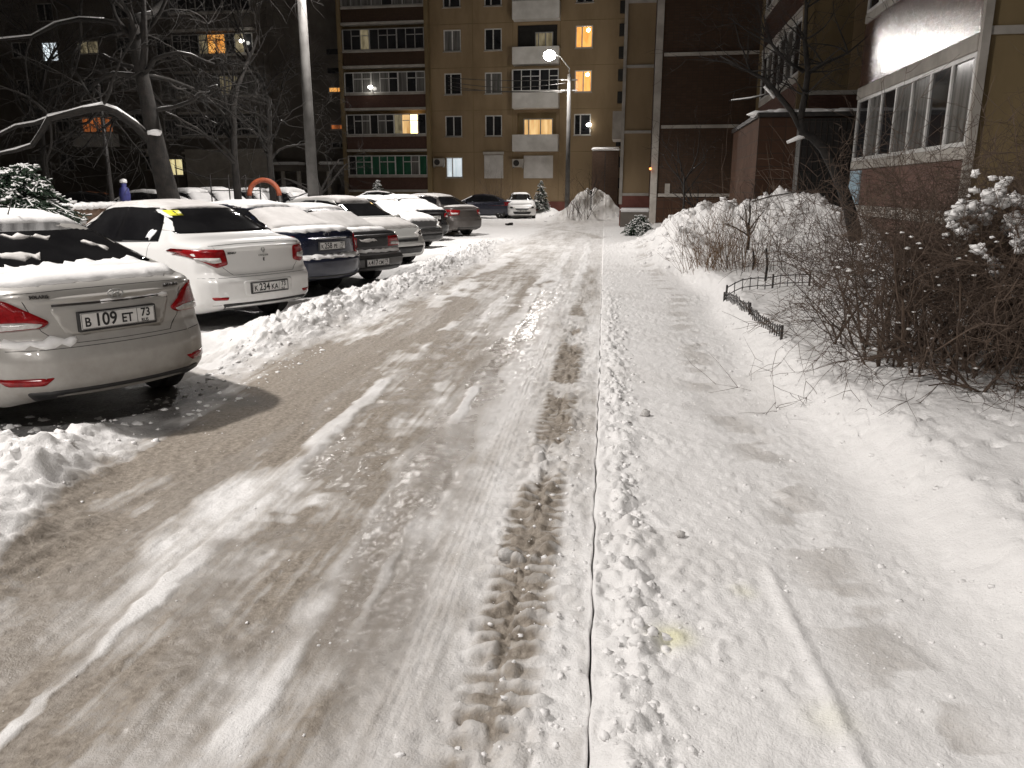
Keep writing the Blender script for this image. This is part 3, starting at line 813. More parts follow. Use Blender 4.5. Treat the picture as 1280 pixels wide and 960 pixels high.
def number_plate(bvh, parent, z, parts, rear=True, y=0):
    m = frame_at(bvh, y, z, rear)
    def tb(x0, x1, y0, y1, z0, z1, name, mat, par, bev=.004):
        mb = MB(); mb.box(x0, x1, y0, y1, z0, z1); o = mb.build(name, mat, par, bevel=bev); o.data.transform(m); return o
    fr = tb(-.272, .272, -.070, .068, -.03, .004, 'plate_frame', M['black_plastic'], parent)
    tb(-.260, .260, -.054, .058, .0045, .008, 'number_plate', M['plate_white'], fr, .002)
    mb = MB(); mb.box(.128, .131, -.05, .054, .008, .0092); mb.box(-.256, .256, .0525, .0555, .008, .0092); mb.box(-.256, .256, -.0515, -.0485, .008, .0092); mb.box(-.256, -.253, -.048, .052, .008, .0092); mb.box(.253, .256, -.048, .052, .008, .0092)
    o = mb.build('plate_border', M['ink'], fr); o.data.transform(m)
    for txt, sz, x, yy in parts:
        text_mesh(txt, sz, 'plate_lettering', M['ink'], fr, m @ Matrix.Translation((x, yy, .0085)) @ Matrix.Diagonal((.86, 1, 1, 1)))
    return fr

def plate_text(a, num, b, reg):
    return [(a, .088, -.215, -.008), (num, .122, -.092, 0), (b, .088, .058, -.008), (reg, .082, .192, .016), ('RUS', .034, .182, -.038)]

def mirror_pts(p): return [(-a, b) for a, b in p][::-1]

def car(name, label, P, loc, heading, mat, front=False, snow=(), plate=None, plate_z=.80, detail=2, extra=None, lens='red_lens', group='cars parked along the left side of the road', glass_snow=None, trunk=True):
    root = empty(name, loc, heading)
    tag(root, label, 'car', group)
    V, F = car_mesh(P)
    me = bpy.data.meshes.new('body'); me.from_pydata(V, [], F); me.update()
    body = bpy.data.objects.new('body', me); COL.objects.link(body); body.parent = root
    bvh = BVHTree.FromPolygons([Vector(v) for v in V], F)
    # wheel arches
    W, wb = P['W'], P['wb']; wr_ = .31
    mb = MB()
    for x in (-wb / 2, wb / 2):
        for s in (-1, 1): mb.lathe([(wr_ + .055, -.2), (wr_ + .055, .2)], 28, (x, s * (W / 2 - .10), wr_), 'y')
    cut = mb.build('arch_cutter', M['seam'])
    md = body.modifiers.new('b', 'BOOLEAN'); md.object = cut; md.operation = 'DIFFERENCE'; md.solver = 'EXACT'
    me.materials.append(mat); me.polygons.foreach_set('use_smooth', [True] * len(me.polygons))
    cut.parent = root; cut.matrix_parent_inverse = Matrix()
    bpy.context.view_layer.update()
    dg = bpy.context.evaluated_depsgraph_get()
    nm = bpy.data.meshes.new_from_object(body.evaluated_get(dg)); body.modifiers.clear(); body.data = nm
    bpy.data.objects.remove(cut)
    nm.materials.clear(); nm.materials.append(mat)
    sm = [True] * len(nm.polygons); nm.polygons.foreach_set('use_smooth', sm)
    bm = bmesh.new(); bm.from_mesh(nm)
    bmesh.ops.recalc_face_normals(bm, faces=bm.faces)
    for e in bm.edges:
        if len(e.link_faces) == 2 and e.calc_face_angle(0) > R(38): e.smooth = False
    bm.to_mesh(nm); bm.free()
    # wheels
    for x in (-wb / 2, wb / 2):
        for s in (-1, 1):
            w = empty('wheel', (x, s * (W / 2 - .115), wr_ - .005), 0, root)
            t = MB(); t.lathe([(.19, -.09), (wr_ - .02, -.095), (wr_, -.07), (wr_, .07), (wr_ - .02, .095), (.19, .09)], 28, axis='y'); t.build('tyre', M['rubber'], w, False)
            r = MB(); r.lathe([(.19, -.06), (.195, .06)], 24, axis='y')
            for k in range(5):
                a = k * 2 * math.pi / 5
                r.bar((.03 * math.cos(a), s * .07, .03 * math.sin(a)), (.185 * math.cos(a), s * .078, .185 * math.sin(a)), .022, .03)
            r.build('rim', M['rim'], w)
    # underbody shadow gap is real: a floor pan joins the sills
    # glass
    for ax, sg in (('+y', 1), ('-y', -1)):
        for q in P['swin']:
            panel(bvh, round_poly(q, .018), ax, 'side_window', M['black_glass'], root, .007, .05)
        if detail > 1:
            seam(bvh, [(-.31, .25), (-.31, P['swin'][0][-1][1] - .01)], ax, 'door_gap', M['seam'], root)
            a = P['swin'][0][0]
            seam(bvh, [(-wb / 2 + .37, .42), (-.98, .62), (-1.06, a[1] - .02)], ax, 'door_gap', M['seam'], root)
            for xx in (-.95, .22):
                hit, nrm, *_ = bvh.ray_cast(Vector((xx, sg * 6, .845)), Vector((0, -sg, 0)))
                h = MB(); h.tube([hit + Vector((-.09, -sg * .005, 0)), hit + Vector((-.08, sg * .028, .0)), hit + Vector((.08, sg * .028, .004)), hit + Vector((.09, -sg * .005, .004))], .012, 6)
                h.build('door_handle', mat, root, True)
        hit, nrm, *_ = bvh.ray_cast(Vector((.86, sg * 6, P['swin'][1][-1][1] - .03)), Vector((0, -sg, 0)))
        mm = MB(); mm.blob((0, 0, 0), 1, 3, (.075, .10, .075), .05); mi = mm.build('wing_mirror', mat, root, True); mi.location = hit + Vector((0, sg * .12, .06))
        mm = MB(); mm.bar((0, -sg * .16, -.05), (0, -sg * .03, -.02), .02); mm.build('mirror_arm', M['black_plastic'], mi)
    panel(bvh, round_poly(P['rwin'], .05), '-x', 'rear_window', M['black_glass'], root, .006, .05)
    panel(bvh, round_poly(P['wwin'], .05), '+x', 'windscreen', M['black_glass'], root, .006, .07)
    # lamps
    ln = M[lens]
    for i, q in enumerate((P['tail'], mirror_pts(P['tail']))):
        tl = panel(bvh, round_poly(q, .03), '-x', 'tail_light', ln, root, .012, .05)
        if P.get('clear'): panel(bvh, round_poly(P['clear'] if i == 0 else mirror_pts(P['clear']), .02), '-x', 'clear_lens', M['clear_lens'], tl, .016, .04); continue
        c = np.mean(np.array(q), 0); inner = [tuple((np.array(p) - c) * (.62, .30) + c + (0, -.035 if not P.get('lens_mid') else 0)) for p in q]
        panel(bvh, round_poly(inner, .015), '-x', 'clear_lens', M['clear_lens'], tl, .017, .05)
    for q in (P['head'], mirror_pts(P['head'])):
        hl = panel(bvh, round_poly(q, .04), '+x', 'headlight', M['clear_lens'], root, .010, .05)
        c = np.mean(np.array(q), 0); inner = [tuple((np.array(p) - c) * (.45, .62) + c) for p in q]
        panel(bvh, round_poly(inner, .03), '+x', 'lamp_bowl', M['black_glass'], hl, .014, .05)
    zb = P['rear'][4][0]
    panel(bvh, round_poly([(-.42, .62), (.42, .62), (.36, .54), (-.36, .54)], .03), '+x', 'grille', M['black_plastic'], root, .006, .06)
    panel(bvh, round_poly([(-.55, .44), (.55, .44), (.46, .29), (-.46, .29)], .05), '+x', 'air_intake', M['black_plastic'], root, .006, .06)
    panel(bvh, round_poly([(-.62, .345), (.62, .345), (.55, .27), (-.55, .27)], .03), '-x', 'bumper_valance', M['black_plastic'], root, .008, .035)
    if trunk and detail:
        t = P['tail']; zi = min(p[1] for p in t); yi = min(p[0] for p in t) + .06; tz = P['top'][1][1] - .06
        seam(bvh, [(-.80, zb), (-yi, zb - .005), (yi, zb - .005), (.80, zb)], '-x', 'bumper_gap', M['seam'], root, .007, .001)
        seam(bvh, [(-yi - .08, tz), (-yi, zi), (-yi + .10, zb + .02), (yi - .10, zb + .02), (yi, zi), (yi + .08, tz)], '-x', 'boot_lid_gap', M['seam'], root, .006, .001)
    if plate:
        number_plate(bvh, root, plate_z, plate, rear=not front)
    # lying snow
    L = P['L']
    for i, (outl, th, mk, step, amp, what) in enumerate(snow):
        sn = panel(bvh, wobble(outl, step, amp, i + 3), '+z', what, M[mk], root, .008, .055 if detail > 1 else .09, th, .02, True, i)
    if extra: extra(root, bvh)
    return root, bvh

def yrect(x0, x1, w0, w1=None):
    w1 = w0 if w1 is None else w1
    return [(x0, -w0), (x1, -w1), (x1, w1), (x0, w0)]

def snow_set(P, roof=.04, rear=.03, deck=.04, hood=.03, wind=.02, mk='snow_cap', mkr=None, amp=.025):
    t = P['top']; w = P['W'] / 2; L = P['L'] / 2; out = []
    xr0, xr1, xw0, xw1 = t[2][0], t[3][0], t[5][0], t[6][0]
    if roof: out.append((yrect(xr1 + .03, xw0 + .12, w * P['wr'] * 2 - .07), roof, mk, .05, amp * .9, 'roof_snow'))
    if rear: out.append((yrect(xr0 - .02, xr1 - .07, w * .80, w * .60), rear, mkr or mk, .07, amp * .6, 'window_snow'))
    if deck: out.append(([(-L + .175, -.52 * w), (-L + .27, -.70 * w), (-L + .47, -.82 * w), (xr0 - .03, -.86 * w), (xr0 - .03, .86 * w), (-L + .47, .82 * w), (-L + .27, .70 * w), (-L + .175, .52 * w)][::-1], deck, mk, .045, amp * .6, 'boot_snow'))
    if wind: out.append((yrect(xw0 + .14, xw1 + .02, w * .60, w * .80), wind, mkr or mk, .07, amp * .6, 'windscreen_snow'))
    if hood: out.append((yrect(xw1 + .04, L - .28, w * .84, w * .72), hood, mk, .07, amp * .7, 'bonnet_snow'))
    return out

def car_pose(px, py, zc, P, head_deg, rear=True):
    """ground spot of a car whose tail (or nose) is centred at pixel px, py at height zc; head_deg: car's forward, degrees left of straight ahead"""
    g = on_ground(px, py, zc)
    a = R(90 + head_deg); f = Vector((math.cos(a), math.sin(a), 0)); L = P['L'] / 2
    c = g + f * L if rear else g - f * L
    return Vector((c.x, c.y, 0)), a

def build_cars():
    silver = paint('silver_white_paint', (.42, .405, .38), .32, .25, (.22, .20, .175), .9)
    white = paint('white_paint', (.74, .735, .72), .28, 0, (.45, .43, .40), .45)
    blue = paint('dark_blue_paint', (.007, .010, .026), .25, .2, (.08, .08, .085), .35)
    grey = paint('dark_grey_paint', (.035, .035, .037), .3, .3, (.12, .11, .10), .6)
    silver2 = paint('pale_silver_paint', (.52, .52, .50), .3, .3, (.30, .28, .26), .6)
    black = paint('black_paint', (.010, .010, .012), .22, .1, (.12, .115, .11), .45)
    brown = paint('brown_paint', (.085, .05, .045), .3, .35, (.2, .18, .16), .6)
    taupe = paint('taupe_paint', (.085, .075, .07), .3, .4, (.18, .165, .15), .6)
    navy = paint('navy_paint', (.012, .014, .03), .25, .2, (.1, .1, .1), .4)
    snowcar = paint('snowed_paint', (.35, .35, .35), .4, .2, (.5, .5, .5), .6)

    # 1 silver sedan, nearest
    P = dict(SEDAN, tail=[(.82, .965), (.64, .955), (.42, .80), (.47, .765), (.82, .745)], clear=[(.82, .81), (.56, .805), (.46, .79), (.49, .768), (.82, .748)])
    def ex1(root, bvh):
        for sg in (1, -1):
            q = [(.74, .445), (.47, .44), (.53, .39), (.70, .395)]
            q = q if sg > 0 else mirror_pts(q)
            panel(bvh, round_poly(q, .015), '-x', 'bumper_reflector', M['dark_red_lens'], root, .006, .05)
        m = frame_at(bvh, 0, .955)
        e = MB(); n = 26
        e.tube([(.052 * math.cos(2 * math.pi * i / n), .030 * math.sin(2 * math.pi * i / n), -.004) for i in range(n + 1)], .0045, 6)
        e.tube([(-.026, -.022, -.004), (-.014, .022, -.004)], .005, 6); e.tube([(.014, -.022, -.004), (.026, .022, -.004)], .005, 6); e.tube([(-.02, -.004, -.004), (.0, .004, -.003), (.02, .004, -.004)], .005, 6)
        b = e.build('badge', M['metal_grey'], root, True); b.data.transform(m)
        for y, tx in ((.46, 'SOLARIS'), (-.46, 'HYUNDAI')):
            mm = frame_at(bvh, y, .968); text_mesh(tx, .030, 'badge_lettering', M['metal_dark'], root, mm @ Matrix.Rotation(R(-14 if y < 0 else 14) * -1, 4, 'Y') @ Matrix.Translation((0, 0, -.004)), .004)
        seam(bvh, [(-.40, .905), (.40, .905)], '-x', 'boot_handle_strip', M['metal_dark'], root, .016, .006)
        panel(bvh, round_poly([(-.42, .895), (.42, .895), (.34, .70), (-.34, .70)], .04), '-x', 'plate_recess', silver, root, .004, .03)
        seam(bvh, [(-.70, .99), (-.30, 1.0), (.30, 1.0), (.70, .99)], '-x', 'boot_edge_gap', M['seam'], root, .006, .001)
        panel(bvh, wobble([(.80, .70), (.30, .69), (.28, .645), (.80, .64)], .05, .02, 4), '-x', 'ledge_snow', M['snow_cap'], root, .006, .03, .035, .02, True, 3)
        panel(bvh, wobble([(.1, .915), (-.42, .92), (-.42, .895), (.1, .897)], .05, .008, 5), '-x', 'strip_snow', M['snow_cap'], root, .006, .03, .012, .01, True, 4)
        a = MB(); a.tube([(-.55, 0, 1.43), (-.72, 0, 1.60)], [.006, .003], 6); a.build('aerial', M['black_plastic'], root)
        # streaks of snow left on the rear glass
        for i, q in enumerate(([(-.52, 1.13), (.52, 1.12), (.56, 1.085), (-.56, 1.085)], [(-.1, 1.30), (.28, 1.325), (.30, 1.31), (-.05, 1.285)], [(-.42, 1.21), (-.30, 1.26), (-.28, 1.245), (-.44, 1.18)], [(.1, 1.19), (.4, 1.2), (.38, 1.165), (.15, 1.16)], [(.32, 1.38), (.50, 1.30), (.52, 1.27), (.34, 1.34)])):
            panel(bvh, wobble(q, .04, .014, i + 9), '-x', 'window_snow', M['frost' if i else 'snow_cap'], root, .015, .02, .008, .01, True, i)
        wp = MB()
    s = [x for x in snow_set(P, .035, 0, .035, .03, .02)]
    s.append((yrect(-1.72, -1.52, .60, .56), .03, 'snow_cap', .05, .03, 'window_snow'))
    c, a = car_pose(157, 470, .36, P, 53)
    PATCHES.append((c.x - .25 * math.cos(a), c.y - .25 * math.sin(a), a, 2.15, .98))
    car('parked_car', 'silver sedan nearest the camera with snow on boot and plate B 109 ET 73', P, c, a, silver, False, s, plate_text('B', '109', 'ET', '73'), .785, 2, ex1)

    # 2 white sedan
    P = LOGAN
    def ex2(root, bvh):
        for sg in (1, -1):
            q = [(.72, .43), (.54, .425), (.56, .39), (.70, .395)]; q = q if sg > 0 else mirror_pts(q)
            panel(bvh, round_poly(q, .015), '-x', 'bumper_reflector', M['dark_red_lens'], root, .006, .05)
        y = panel(bvh, [(.50, 1.405), (.36, 1.405), (.37, 1.345), (.515, 1.345)], '-x', 'beginner_sticker', M['yellow'], root, .010, .05)
        panel(bvh, [(.444, 1.396), (.424, 1.396), (.429, 1.37), (.441, 1.37)], '-x', 'exclamation_mark', M['ink'], y, .012, .02)
        panel(bvh, [(.442, 1.362), (.428, 1.362), (.428, 1.353), (.442, 1.353)], '-x', 'exclamation_dot', M['ink'], y, .012, .02)
        panel(bvh, wobble([(-1.06, 1.17), (-.94, 1.18), (-.92, 1.09), (-1.03, 1.06)], .03, .012, 3), '+y', 'window_sticker', M['white_paper'], root, .012, .03)
        m = frame_at(bvh, 0, .955); e = MB()
        for k in range(4):
            cs = [(0, .038, -.006), (.024, 0, -.006), (0, -.038, -.006), (-.024, 0, -.006)]
            e.tube([cs[k], cs[(k + 1) % 4]], .006, 5)
        b = e.build('badge', M['metal_grey'], root, True); b.data.transform(m)
        text_mesh('RENAULT', .034, 'badge_lettering', M['metal_dark'], root, frame_at(bvh, .40, .93) @ Matrix.Translation((0, 0, -.008)), .003)
        text_mesh('L O G A N', .030, 'badge_lettering', M['metal_grey'], root, frame_at(bvh, 0, .885) @ Matrix.Translation((0, 0, -.008)), .003)
        text_mesh('E', .052, 'badge_lettering', M['metal_dark'], root, frame_at(bvh, 0, .835) @ Matrix.Translation((0, 0, -.008)), .003)
        panel(bvh, round_poly([(-.36, .60), (.36, .60), (.34, .42), (-.34, .42)], .05), '-x', 'plate_recess', white, root, .004, .03)
        seam(bvh, [(-.66, 1.02), (-.3, 1.035), (.3, 1.035), (.66, 1.02)], '-x', 'boot_edge_gap', M['seam'], root, .006)
        seam(bvh, [(-.70, .33), (.70, .33)], '-x', 'bumper_crease', M['seam'], root, .006)
    c, a = car_pose(333, 372, .36, P, 55)
    PATCHES.append((c.x, c.y, a, 2.1, .9))
    car('parked_car', 'white sedan with yellow beginner sticker on dark rear window and plate K 234 KA 73', P, c, a, white, False,
        [x for x in snow_set(P, .012, 0, 0, .02, .02, 'frost')], plate_text('K', '234', 'KA', '73'), .51, 2, ex2)

    # 3 dark blue sedan
    P = dict(SEDAN, L=4.5, tail=[(.83, .98), (.60, .96), (.60, .66), (.83, .64)], lens_mid=1,
        rear=[(.15, .14), (.28, .04), (.36, 0), (.58, -.02), (.62, .0), (.66, .10), (.92, .10), (1.0, .05), (1.05, .06)])
    def ex3(root, bvh):
        seam(bvh, [(-.36, .915), (.36, .915)], '-x', 'chrome_strip', M['chrome'], root, .018, .008)
        m = frame_at(bvh, 0, .975); e = MB(); n = 18
        e.tube([(.05 * math.cos(2 * math.pi * i / n), .034 * math.sin(2 * math.pi * i / n), -.004) for i in range(n + 1)], .006, 5); b = e.build('badge', M['chrome'], root, True); b.data.transform(m)
        panel(bvh, wobble([(.76, .675), (-.76, .675), (-.76, .61), (.76, .61)], .06, .012, 4), '-x', 'bumper_snow', M['snow_cap'], root, .006, .04, .03, .02, True, 3)
    c, a = car_pose(418, 345, .32, P, 55)
    PATCHES.append((c.x, c.y, a, 2.25, .9))
    car('parked_car', 'dark blue sedan with snowed over rear window and pale plate on boot lid', P, c, a, blue, False, snow_set(P, .035, .025, .03, .03, .02, 'snow_cap', 'frost'), plate_text('K', '258', 'PE', '73'), .80, 2, ex3)

    # 4 older sedan with a full width lamp band
    P = SAMARA
    def ex4(root, bvh):
        panel(bvh, round_poly([(-.36, .86), (.36, .86), (.36, .69), (-.36, .69)], .02), '-x', 'lamp_band', M['black_plastic'], root, .012, .05)
        panel(bvh, wobble([(.74, .645), (-.74, .645), (-.74, .585), (.74, .585)], .06, .012, 4), '-x', 'bumper_snow', M['snow_cap'], root, .006, .04, .03, .02, True, 3)
        panel(bvh, wobble([(.3, .82), (.0, .83), (-.1, .79), (.28, .775)], .04, .015, 6), '-x', 'band_snow', M['frost'], root, .016, .03, .01, .02, True, 4)
        seam(bvh, [(-.78, .49), (.78, .49)], '-x', 'bumper_strip', M['black_plastic'], root, .03, .01)
    c, a = car_pose(468, 336, .30, P, 52)
    PATCHES.append((c.x, c.y, a, 2.1, .85))
    car('parked_car', 'dark grey older sedan with full width lamp band and plate low on its bumper', P, c, a, grey, False, snow_set(P, .03, .02, .03, .03, .02, 'snow_cap', 'frost'), plate_text('A', '417', 'CM', '73'), .42, 1, ex4, lens='dark_red_lens')

    # 5 silver car, nose to the road
    P = dict(HATCH, head=[(.82, .79), (.60, .78), (.40, .70), (.44, .63), (.80, .66)])
    c, a = car_pose(508, 318, .26, P, 232, False)
    PATCHES.append((c.x, c.y, a, 1.9, .85))
    car('parked_car', 'pale silver hatchback parked nose to the road with dark grille', P, c, a, silver2, True, snow_set(P, .03, 0, 0, .012, 0, 'frost'), None, .5, 1)

    # 6 dark car under a snowed bonnet, nose to the road
    P = dict(SEDAN)
    c, a = car_pose(538, 300, .26, P, 234, False)
    car('parked_car', 'dark car parked nose to the road with snow over bonnet and windscreen', P, c, a, grey, True, snow_set(P, .05, .03, .04, .04, .03), None, .5, 1)

    # 7 black sedan with thick roof snow
    P = dict(SEDAN, tail=[(.82, .93), (.50, .92), (.46, .80), (.82, .76)])
    c, a = car_pose(543, 290, .32, P, 40)
    car('parked_car', 'black sedan with thick snow over roof and boot and red tail lights', P, c, a, black, False, snow_set(P, .06, .05, .05, .03, .03), plate_text('E', '302', 'OX', '73'), .78, 1)

    # 8 dark brown
    P = dict(HATCH)
    c, a = car_pose(565, 281, .34, P, 42)
    car('parked_car', 'dark brown hatchback parked between the black sedan and the taupe sedan', P, c, a, brown, False, snow_set(P, .03, 0, 0, .03, .02), plate_text('T', '775', 'BA', '73'), .78, 1)

    # 9 taupe sedan, last of the row
    P = dict(LOGAN, tail=[(.84, .98), (.44, .96), (.50, .80), (.84, .76)])
    c, a = car_pose(587, 284, .34, P, 50)
    car('parked_car', 'taupe sedan last in the row with snow dusted boot lid', P, c, a, taupe, False, snow_set(P, .03, 0, .025, .03, .02, 'frost'), None, .7, 1)

    # far side: navy sedan side on, white car facing us
    P = dict(SEDAN)
    g = at(602, 262, 48.5)
    car('parked_car', 'navy sedan standing side on before the gold apartment block', P, Vector((g.x, g.y, .0)), R(172), navy, False, snow_set(P, 0, 0, .02, .03, .02), None, .8, 1, group='cars before the far block')
    g = at(651, 262, 47.0)
    car('parked_car', 'white car facing the camera at the far end of the road', LOGAN, Vector((g.x, g.y + 2.1, .0)), R(-88), white, True, snow_set(LOGAN, .02, 0, 0, .02, 0), plate_text('O', '581', 'HB', '73'), .48, 1, group='cars before the far block')

    # second row, beyond the playground side: mostly snow
    far = [(182, 30, 168, black, 'black car side on under snow beyond the leaning tree', .07, SEDAN), (243, 31, 235, snowcar, 'snow covered car just to the right of the leaning tree trunk', .09, HATCH),
           (275, 31.5, 232, snowcar, 'rounded snow covered car between the tree and the orange arch', .12, HATCH), (322, 32, 236, snowcar, 'snow covered car seen through the orange arch', .10, HATCH),
           (364, 32, 236, snowcar, 'snow covered car between the orange arch and the concrete lamp post', .11, HATCH), (105, 32, 175, black, 'dark car beyond the snowy conifer at far left', .0, SEDAN), (468, 40, 190, black, 'dark car roof behind the parked row below the young spruce', .02, SEDAN)]
    for px, Y, hd, mt, lab, th, P in far:
        g = at(px, 250, Y)
        z = .16
        car('snowy_car', lab, P, Vector((g.x, g.y, z)), R(90 + hd) if hd > 200 else R(hd), mt, False, snow_set(P, th, th * .8, th * .8, th * .7, th * .7, amp=.03) if th else [], None, .8, 0, group='cars in the second row beyond')
# ================================================================== BUILDINGS
GRID = R(9.0)
EX, EY = Vector((math.cos(GRID), -math.sin(GRID), 0)), Vector((math.sin(GRID), math.cos(GRID), 0))

def loc_y(px, py, ly):               # pixel ray meets the plane local y = ly
    d = ray(px, py); k = ly / d.dot(EY)
    return d.dot(EX) * k, EYE + d.z * k

def loc_x(px, py, lx):               # pixel ray meets the plane local x = lx
    d = ray(px, py); k = lx / d.dot(EX)
    return d.dot(EY) * k, EYE + d.z * k

def w2l(v): return v.dot(EX), v.dot(EY)
def l2w(x, y, z=0): return EX * x + EY * y + Vector((0, 0, z))

def brick(name, c1, c2, mortar, bw=.25, bh=.065, rough=.75, scale=1, stack=False, bstr=.5, spec=.4, msize=.01, axis='xz'):
    m, nt, b = new_mat(name)
    tc = nt.nodes.new('ShaderNodeTexCoord'); mp = nt.nodes.new('ShaderNodeMapping')
    sep = nt.nodes.new('ShaderNodeSeparateXYZ'); cmb = nt.nodes.new('ShaderNodeCombineXYZ')
    nt.links.new(tc.outputs['Object'], sep.inputs[0])
    nt.links.new(math_(nt, 'ADD', sep.outputs[0], sep.outputs[1]), cmb.inputs[0]); nt.links.new(sep.outputs[2], cmb.inputs[1])
    br = nt.nodes.new('ShaderNodeTexBrick'); nt.links.new(cmb.outputs[0], br.inputs['Vector'])
    br.inputs['Scale'].default_value = 1; br.inputs['Brick Width'].default_value = bw; br.inputs['Row Height'].default_value = bh; br.inputs['Mortar Size'].default_value = msize
    br.inputs['Color1'].default_value = (*c1, 1); br.inputs['Color2'].default_value = (*c2, 1); br.inputs['Mortar'].default_value = (*mortar, 1)
    if stack: br.offset = 0
    no = noise_node(nt, 1.2, 5, .6)
    c = mixc(nt, math_(nt, 'MULTIPLY', no.outputs[0], .6), br.outputs[0], tuple(x * .7 for x in c1))
    nt.links.new(c, b.inputs['Base Color'])
    b.inputs['Roughness'].default_value = rough; b.inputs['Specular IOR Level'].default_value = spec
    n2 = noise_node(nt, 30, 4)
    bump(nt, b, math_(nt, 'ADD', math_(nt, 'MULTIPLY', br.outputs['Fac'], -1.0), math_(nt, 'MULTIPLY', n2.outputs[0], .5)), bstr, .006)
    return m

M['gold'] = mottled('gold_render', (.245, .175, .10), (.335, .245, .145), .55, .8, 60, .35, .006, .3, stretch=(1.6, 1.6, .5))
M['gold_dark'] = mottled('dark_gold_render', (.18, .132, .07), (.255, .19, .10), .6, .8, 60, .35, .006, .3, stretch=(1.6, 1.6, .5))  # darker tone of the gold render
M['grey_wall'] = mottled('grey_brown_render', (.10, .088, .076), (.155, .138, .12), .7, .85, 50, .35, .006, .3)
M['plinth'] = mottled('dark_red_plinth', (.13, .042, .03), (.19, .065, .048), 2, .75, 40, .3, .005)
M['brownpanel'] = brick('brown_tile_wall', (.070, .043, .029), (.088, .054, .037), (.055, .043, .033), .2, .1, .8, stack=True, bstr=.3, spec=.15)
M['redbrown'] = brick('red_brown_tile_band', (.105, .058, .046), (.13, .074, .058), (.085, .062, .052), .1, .1, .15, stack=True, bstr=1.0, spec=.25, msize=.004)
M['porchtile'] = brick('porch_tile', (.066, .036, .024), (.085, .047, .031), (.05, .038, .03), .32, .32, .85, stack=True, bstr=.4, spec=.12, msize=.012)
M['bay_brick'] = brick('bay_brown_tile', (.16, .09, .072), (.19, .11, .088), (.11, .08, .07), .2, .07, .5, bstr=.3, msize=.005)
M['cream'] = mottled('cream_concrete', (.34, .315, .28), (.47, .44, .40), 2, .8, 40, .4, .006, .3)
M['white_panel'] = mottled('white_balcony_panel', (.52, .50, .47), (.66, .64, .61), 1.2, .7, 25, .2, .004, .3)
M['frame'] = mottled('white_window_frame', (.55, .54, .52), (.68, .67, .65), 6, .45)
M['dull_frame'] = mottled('dull_balcony_frame', (.30, .29, .28), (.40, .39, .37), 6, .55)
M['pane'] = mottled('dark_window_pane', (.010, .011, .013), (.03, .03, .032), .8, .06, spec=.6)
M['pane_curtain'] = mottled('curtained_pane', (.09, .088, .082), (.20, .195, .185), 1.2, .12, spec=.6, stretch=(9, 9, .4))
M['pane_green'] = mottled('green_balcony_pane', (.012, .07, .038), (.03, .12, .07), 1.0, .15, spec=.5, stretch=(3, 3, .5))
M['lit_orange'] = glow('orange_lit_window', (1.0, .50, .13), 1.1, (.75, .28, .05), 1.6, (2.2, 2.2, .7))
M['lit_warm'] = glow('warm_lit_window', (1.0, .66, .30), .9, (.55, .30, .10), 1.3, (3.0, 3.0, .5))
M['lit_bright'] = glow('bright_warm_window', (1.0, .72, .36), 5.0, (1.0, .55, .18), 1.2)
M['lit_white'] = glow('white_lit_window', (.80, .88, .92), .8, (.55, .62, .66), 1.4, (3, 3, .6))
M['lit_cold'] = glow('cold_lit_window', (.86, .95, 1.0), 1.6, (.25, .28, .30), 5)
M['lit_yellow'] = glow('yellow_lit_window', (1.0, .88, .48), .8, (.8, .66, .32), 2, (5, 5, .6))
M['lit_dim'] = glow('dim_lit_window', (.50, .42, .26), .35, (.12, .10, .06), 2.5, (2, 2, .6))
M['lit_red'] = glow('dim_red_orange_window', (.85, .24, .06), .5, (.10, .03, .01), 3.5, (3.5, 3.5, .3))
M['bulb'] = glow('bright_bulb', (1, .93, .80), 30)
M['doorbrown'] = mottled('dark_door', (.02, .014, .011), (.045, .032, .025), 3, .5)
M['blue_board'] = mottled('pale_blue_board', (.30, .42, .50), (.38, .50, .57), 3, .6)
M['slot_dark'] = mottled('dark_recess', (.01, .009, .008), (.02, .018, .016), 3, .8)
M['awning'] = mottled('grey_corrugated_awning', (.10, .11, .115), (.16, .17, .175), 6, .5, stretch=(8, 1, 1))

def wall_holes(mb, x0, x1, z0, z1, y, holes, depth=.16):
    """front wall in the plane y with real openings and their reveals"""
    xs = sorted({x0, x1, *[h[0] for h in holes], *[h[1] for h in holes]}); zs = sorted({z0, z1, *[h[2] for h in holes], *[h[3] for h in holes]})
    xs = [x for x in xs if x0 <= x <= x1]; zs = [z for z in zs if z0 <= z <= z1]
    for a, b in zip(xs[:-1], xs[1:]):
        for c, d in zip(zs[:-1], zs[1:]):
            mx, mz = (a + b) / 2, (c + d) / 2
            if any(h[0] < mx < h[1] and h[2] < mz < h[3] for h in holes): continue
            mb.add([(a, y, c), (b, y, c), (b, y, d), (a, y, d)], [(0, 1, 2, 3)])
    for h in holes:
        a, b, c, d = h[:4]
        mb.add([(a, y, c), (b, y, c), (b, y, d), (a, y, d), (a, y + depth, c), (b, y + depth, c), (b, y + depth, d), (a, y + depth, d)], [(0, 4, 5, 1), (1, 5, 6, 2), (2, 6, 7, 3), (3, 7, 4, 0)])

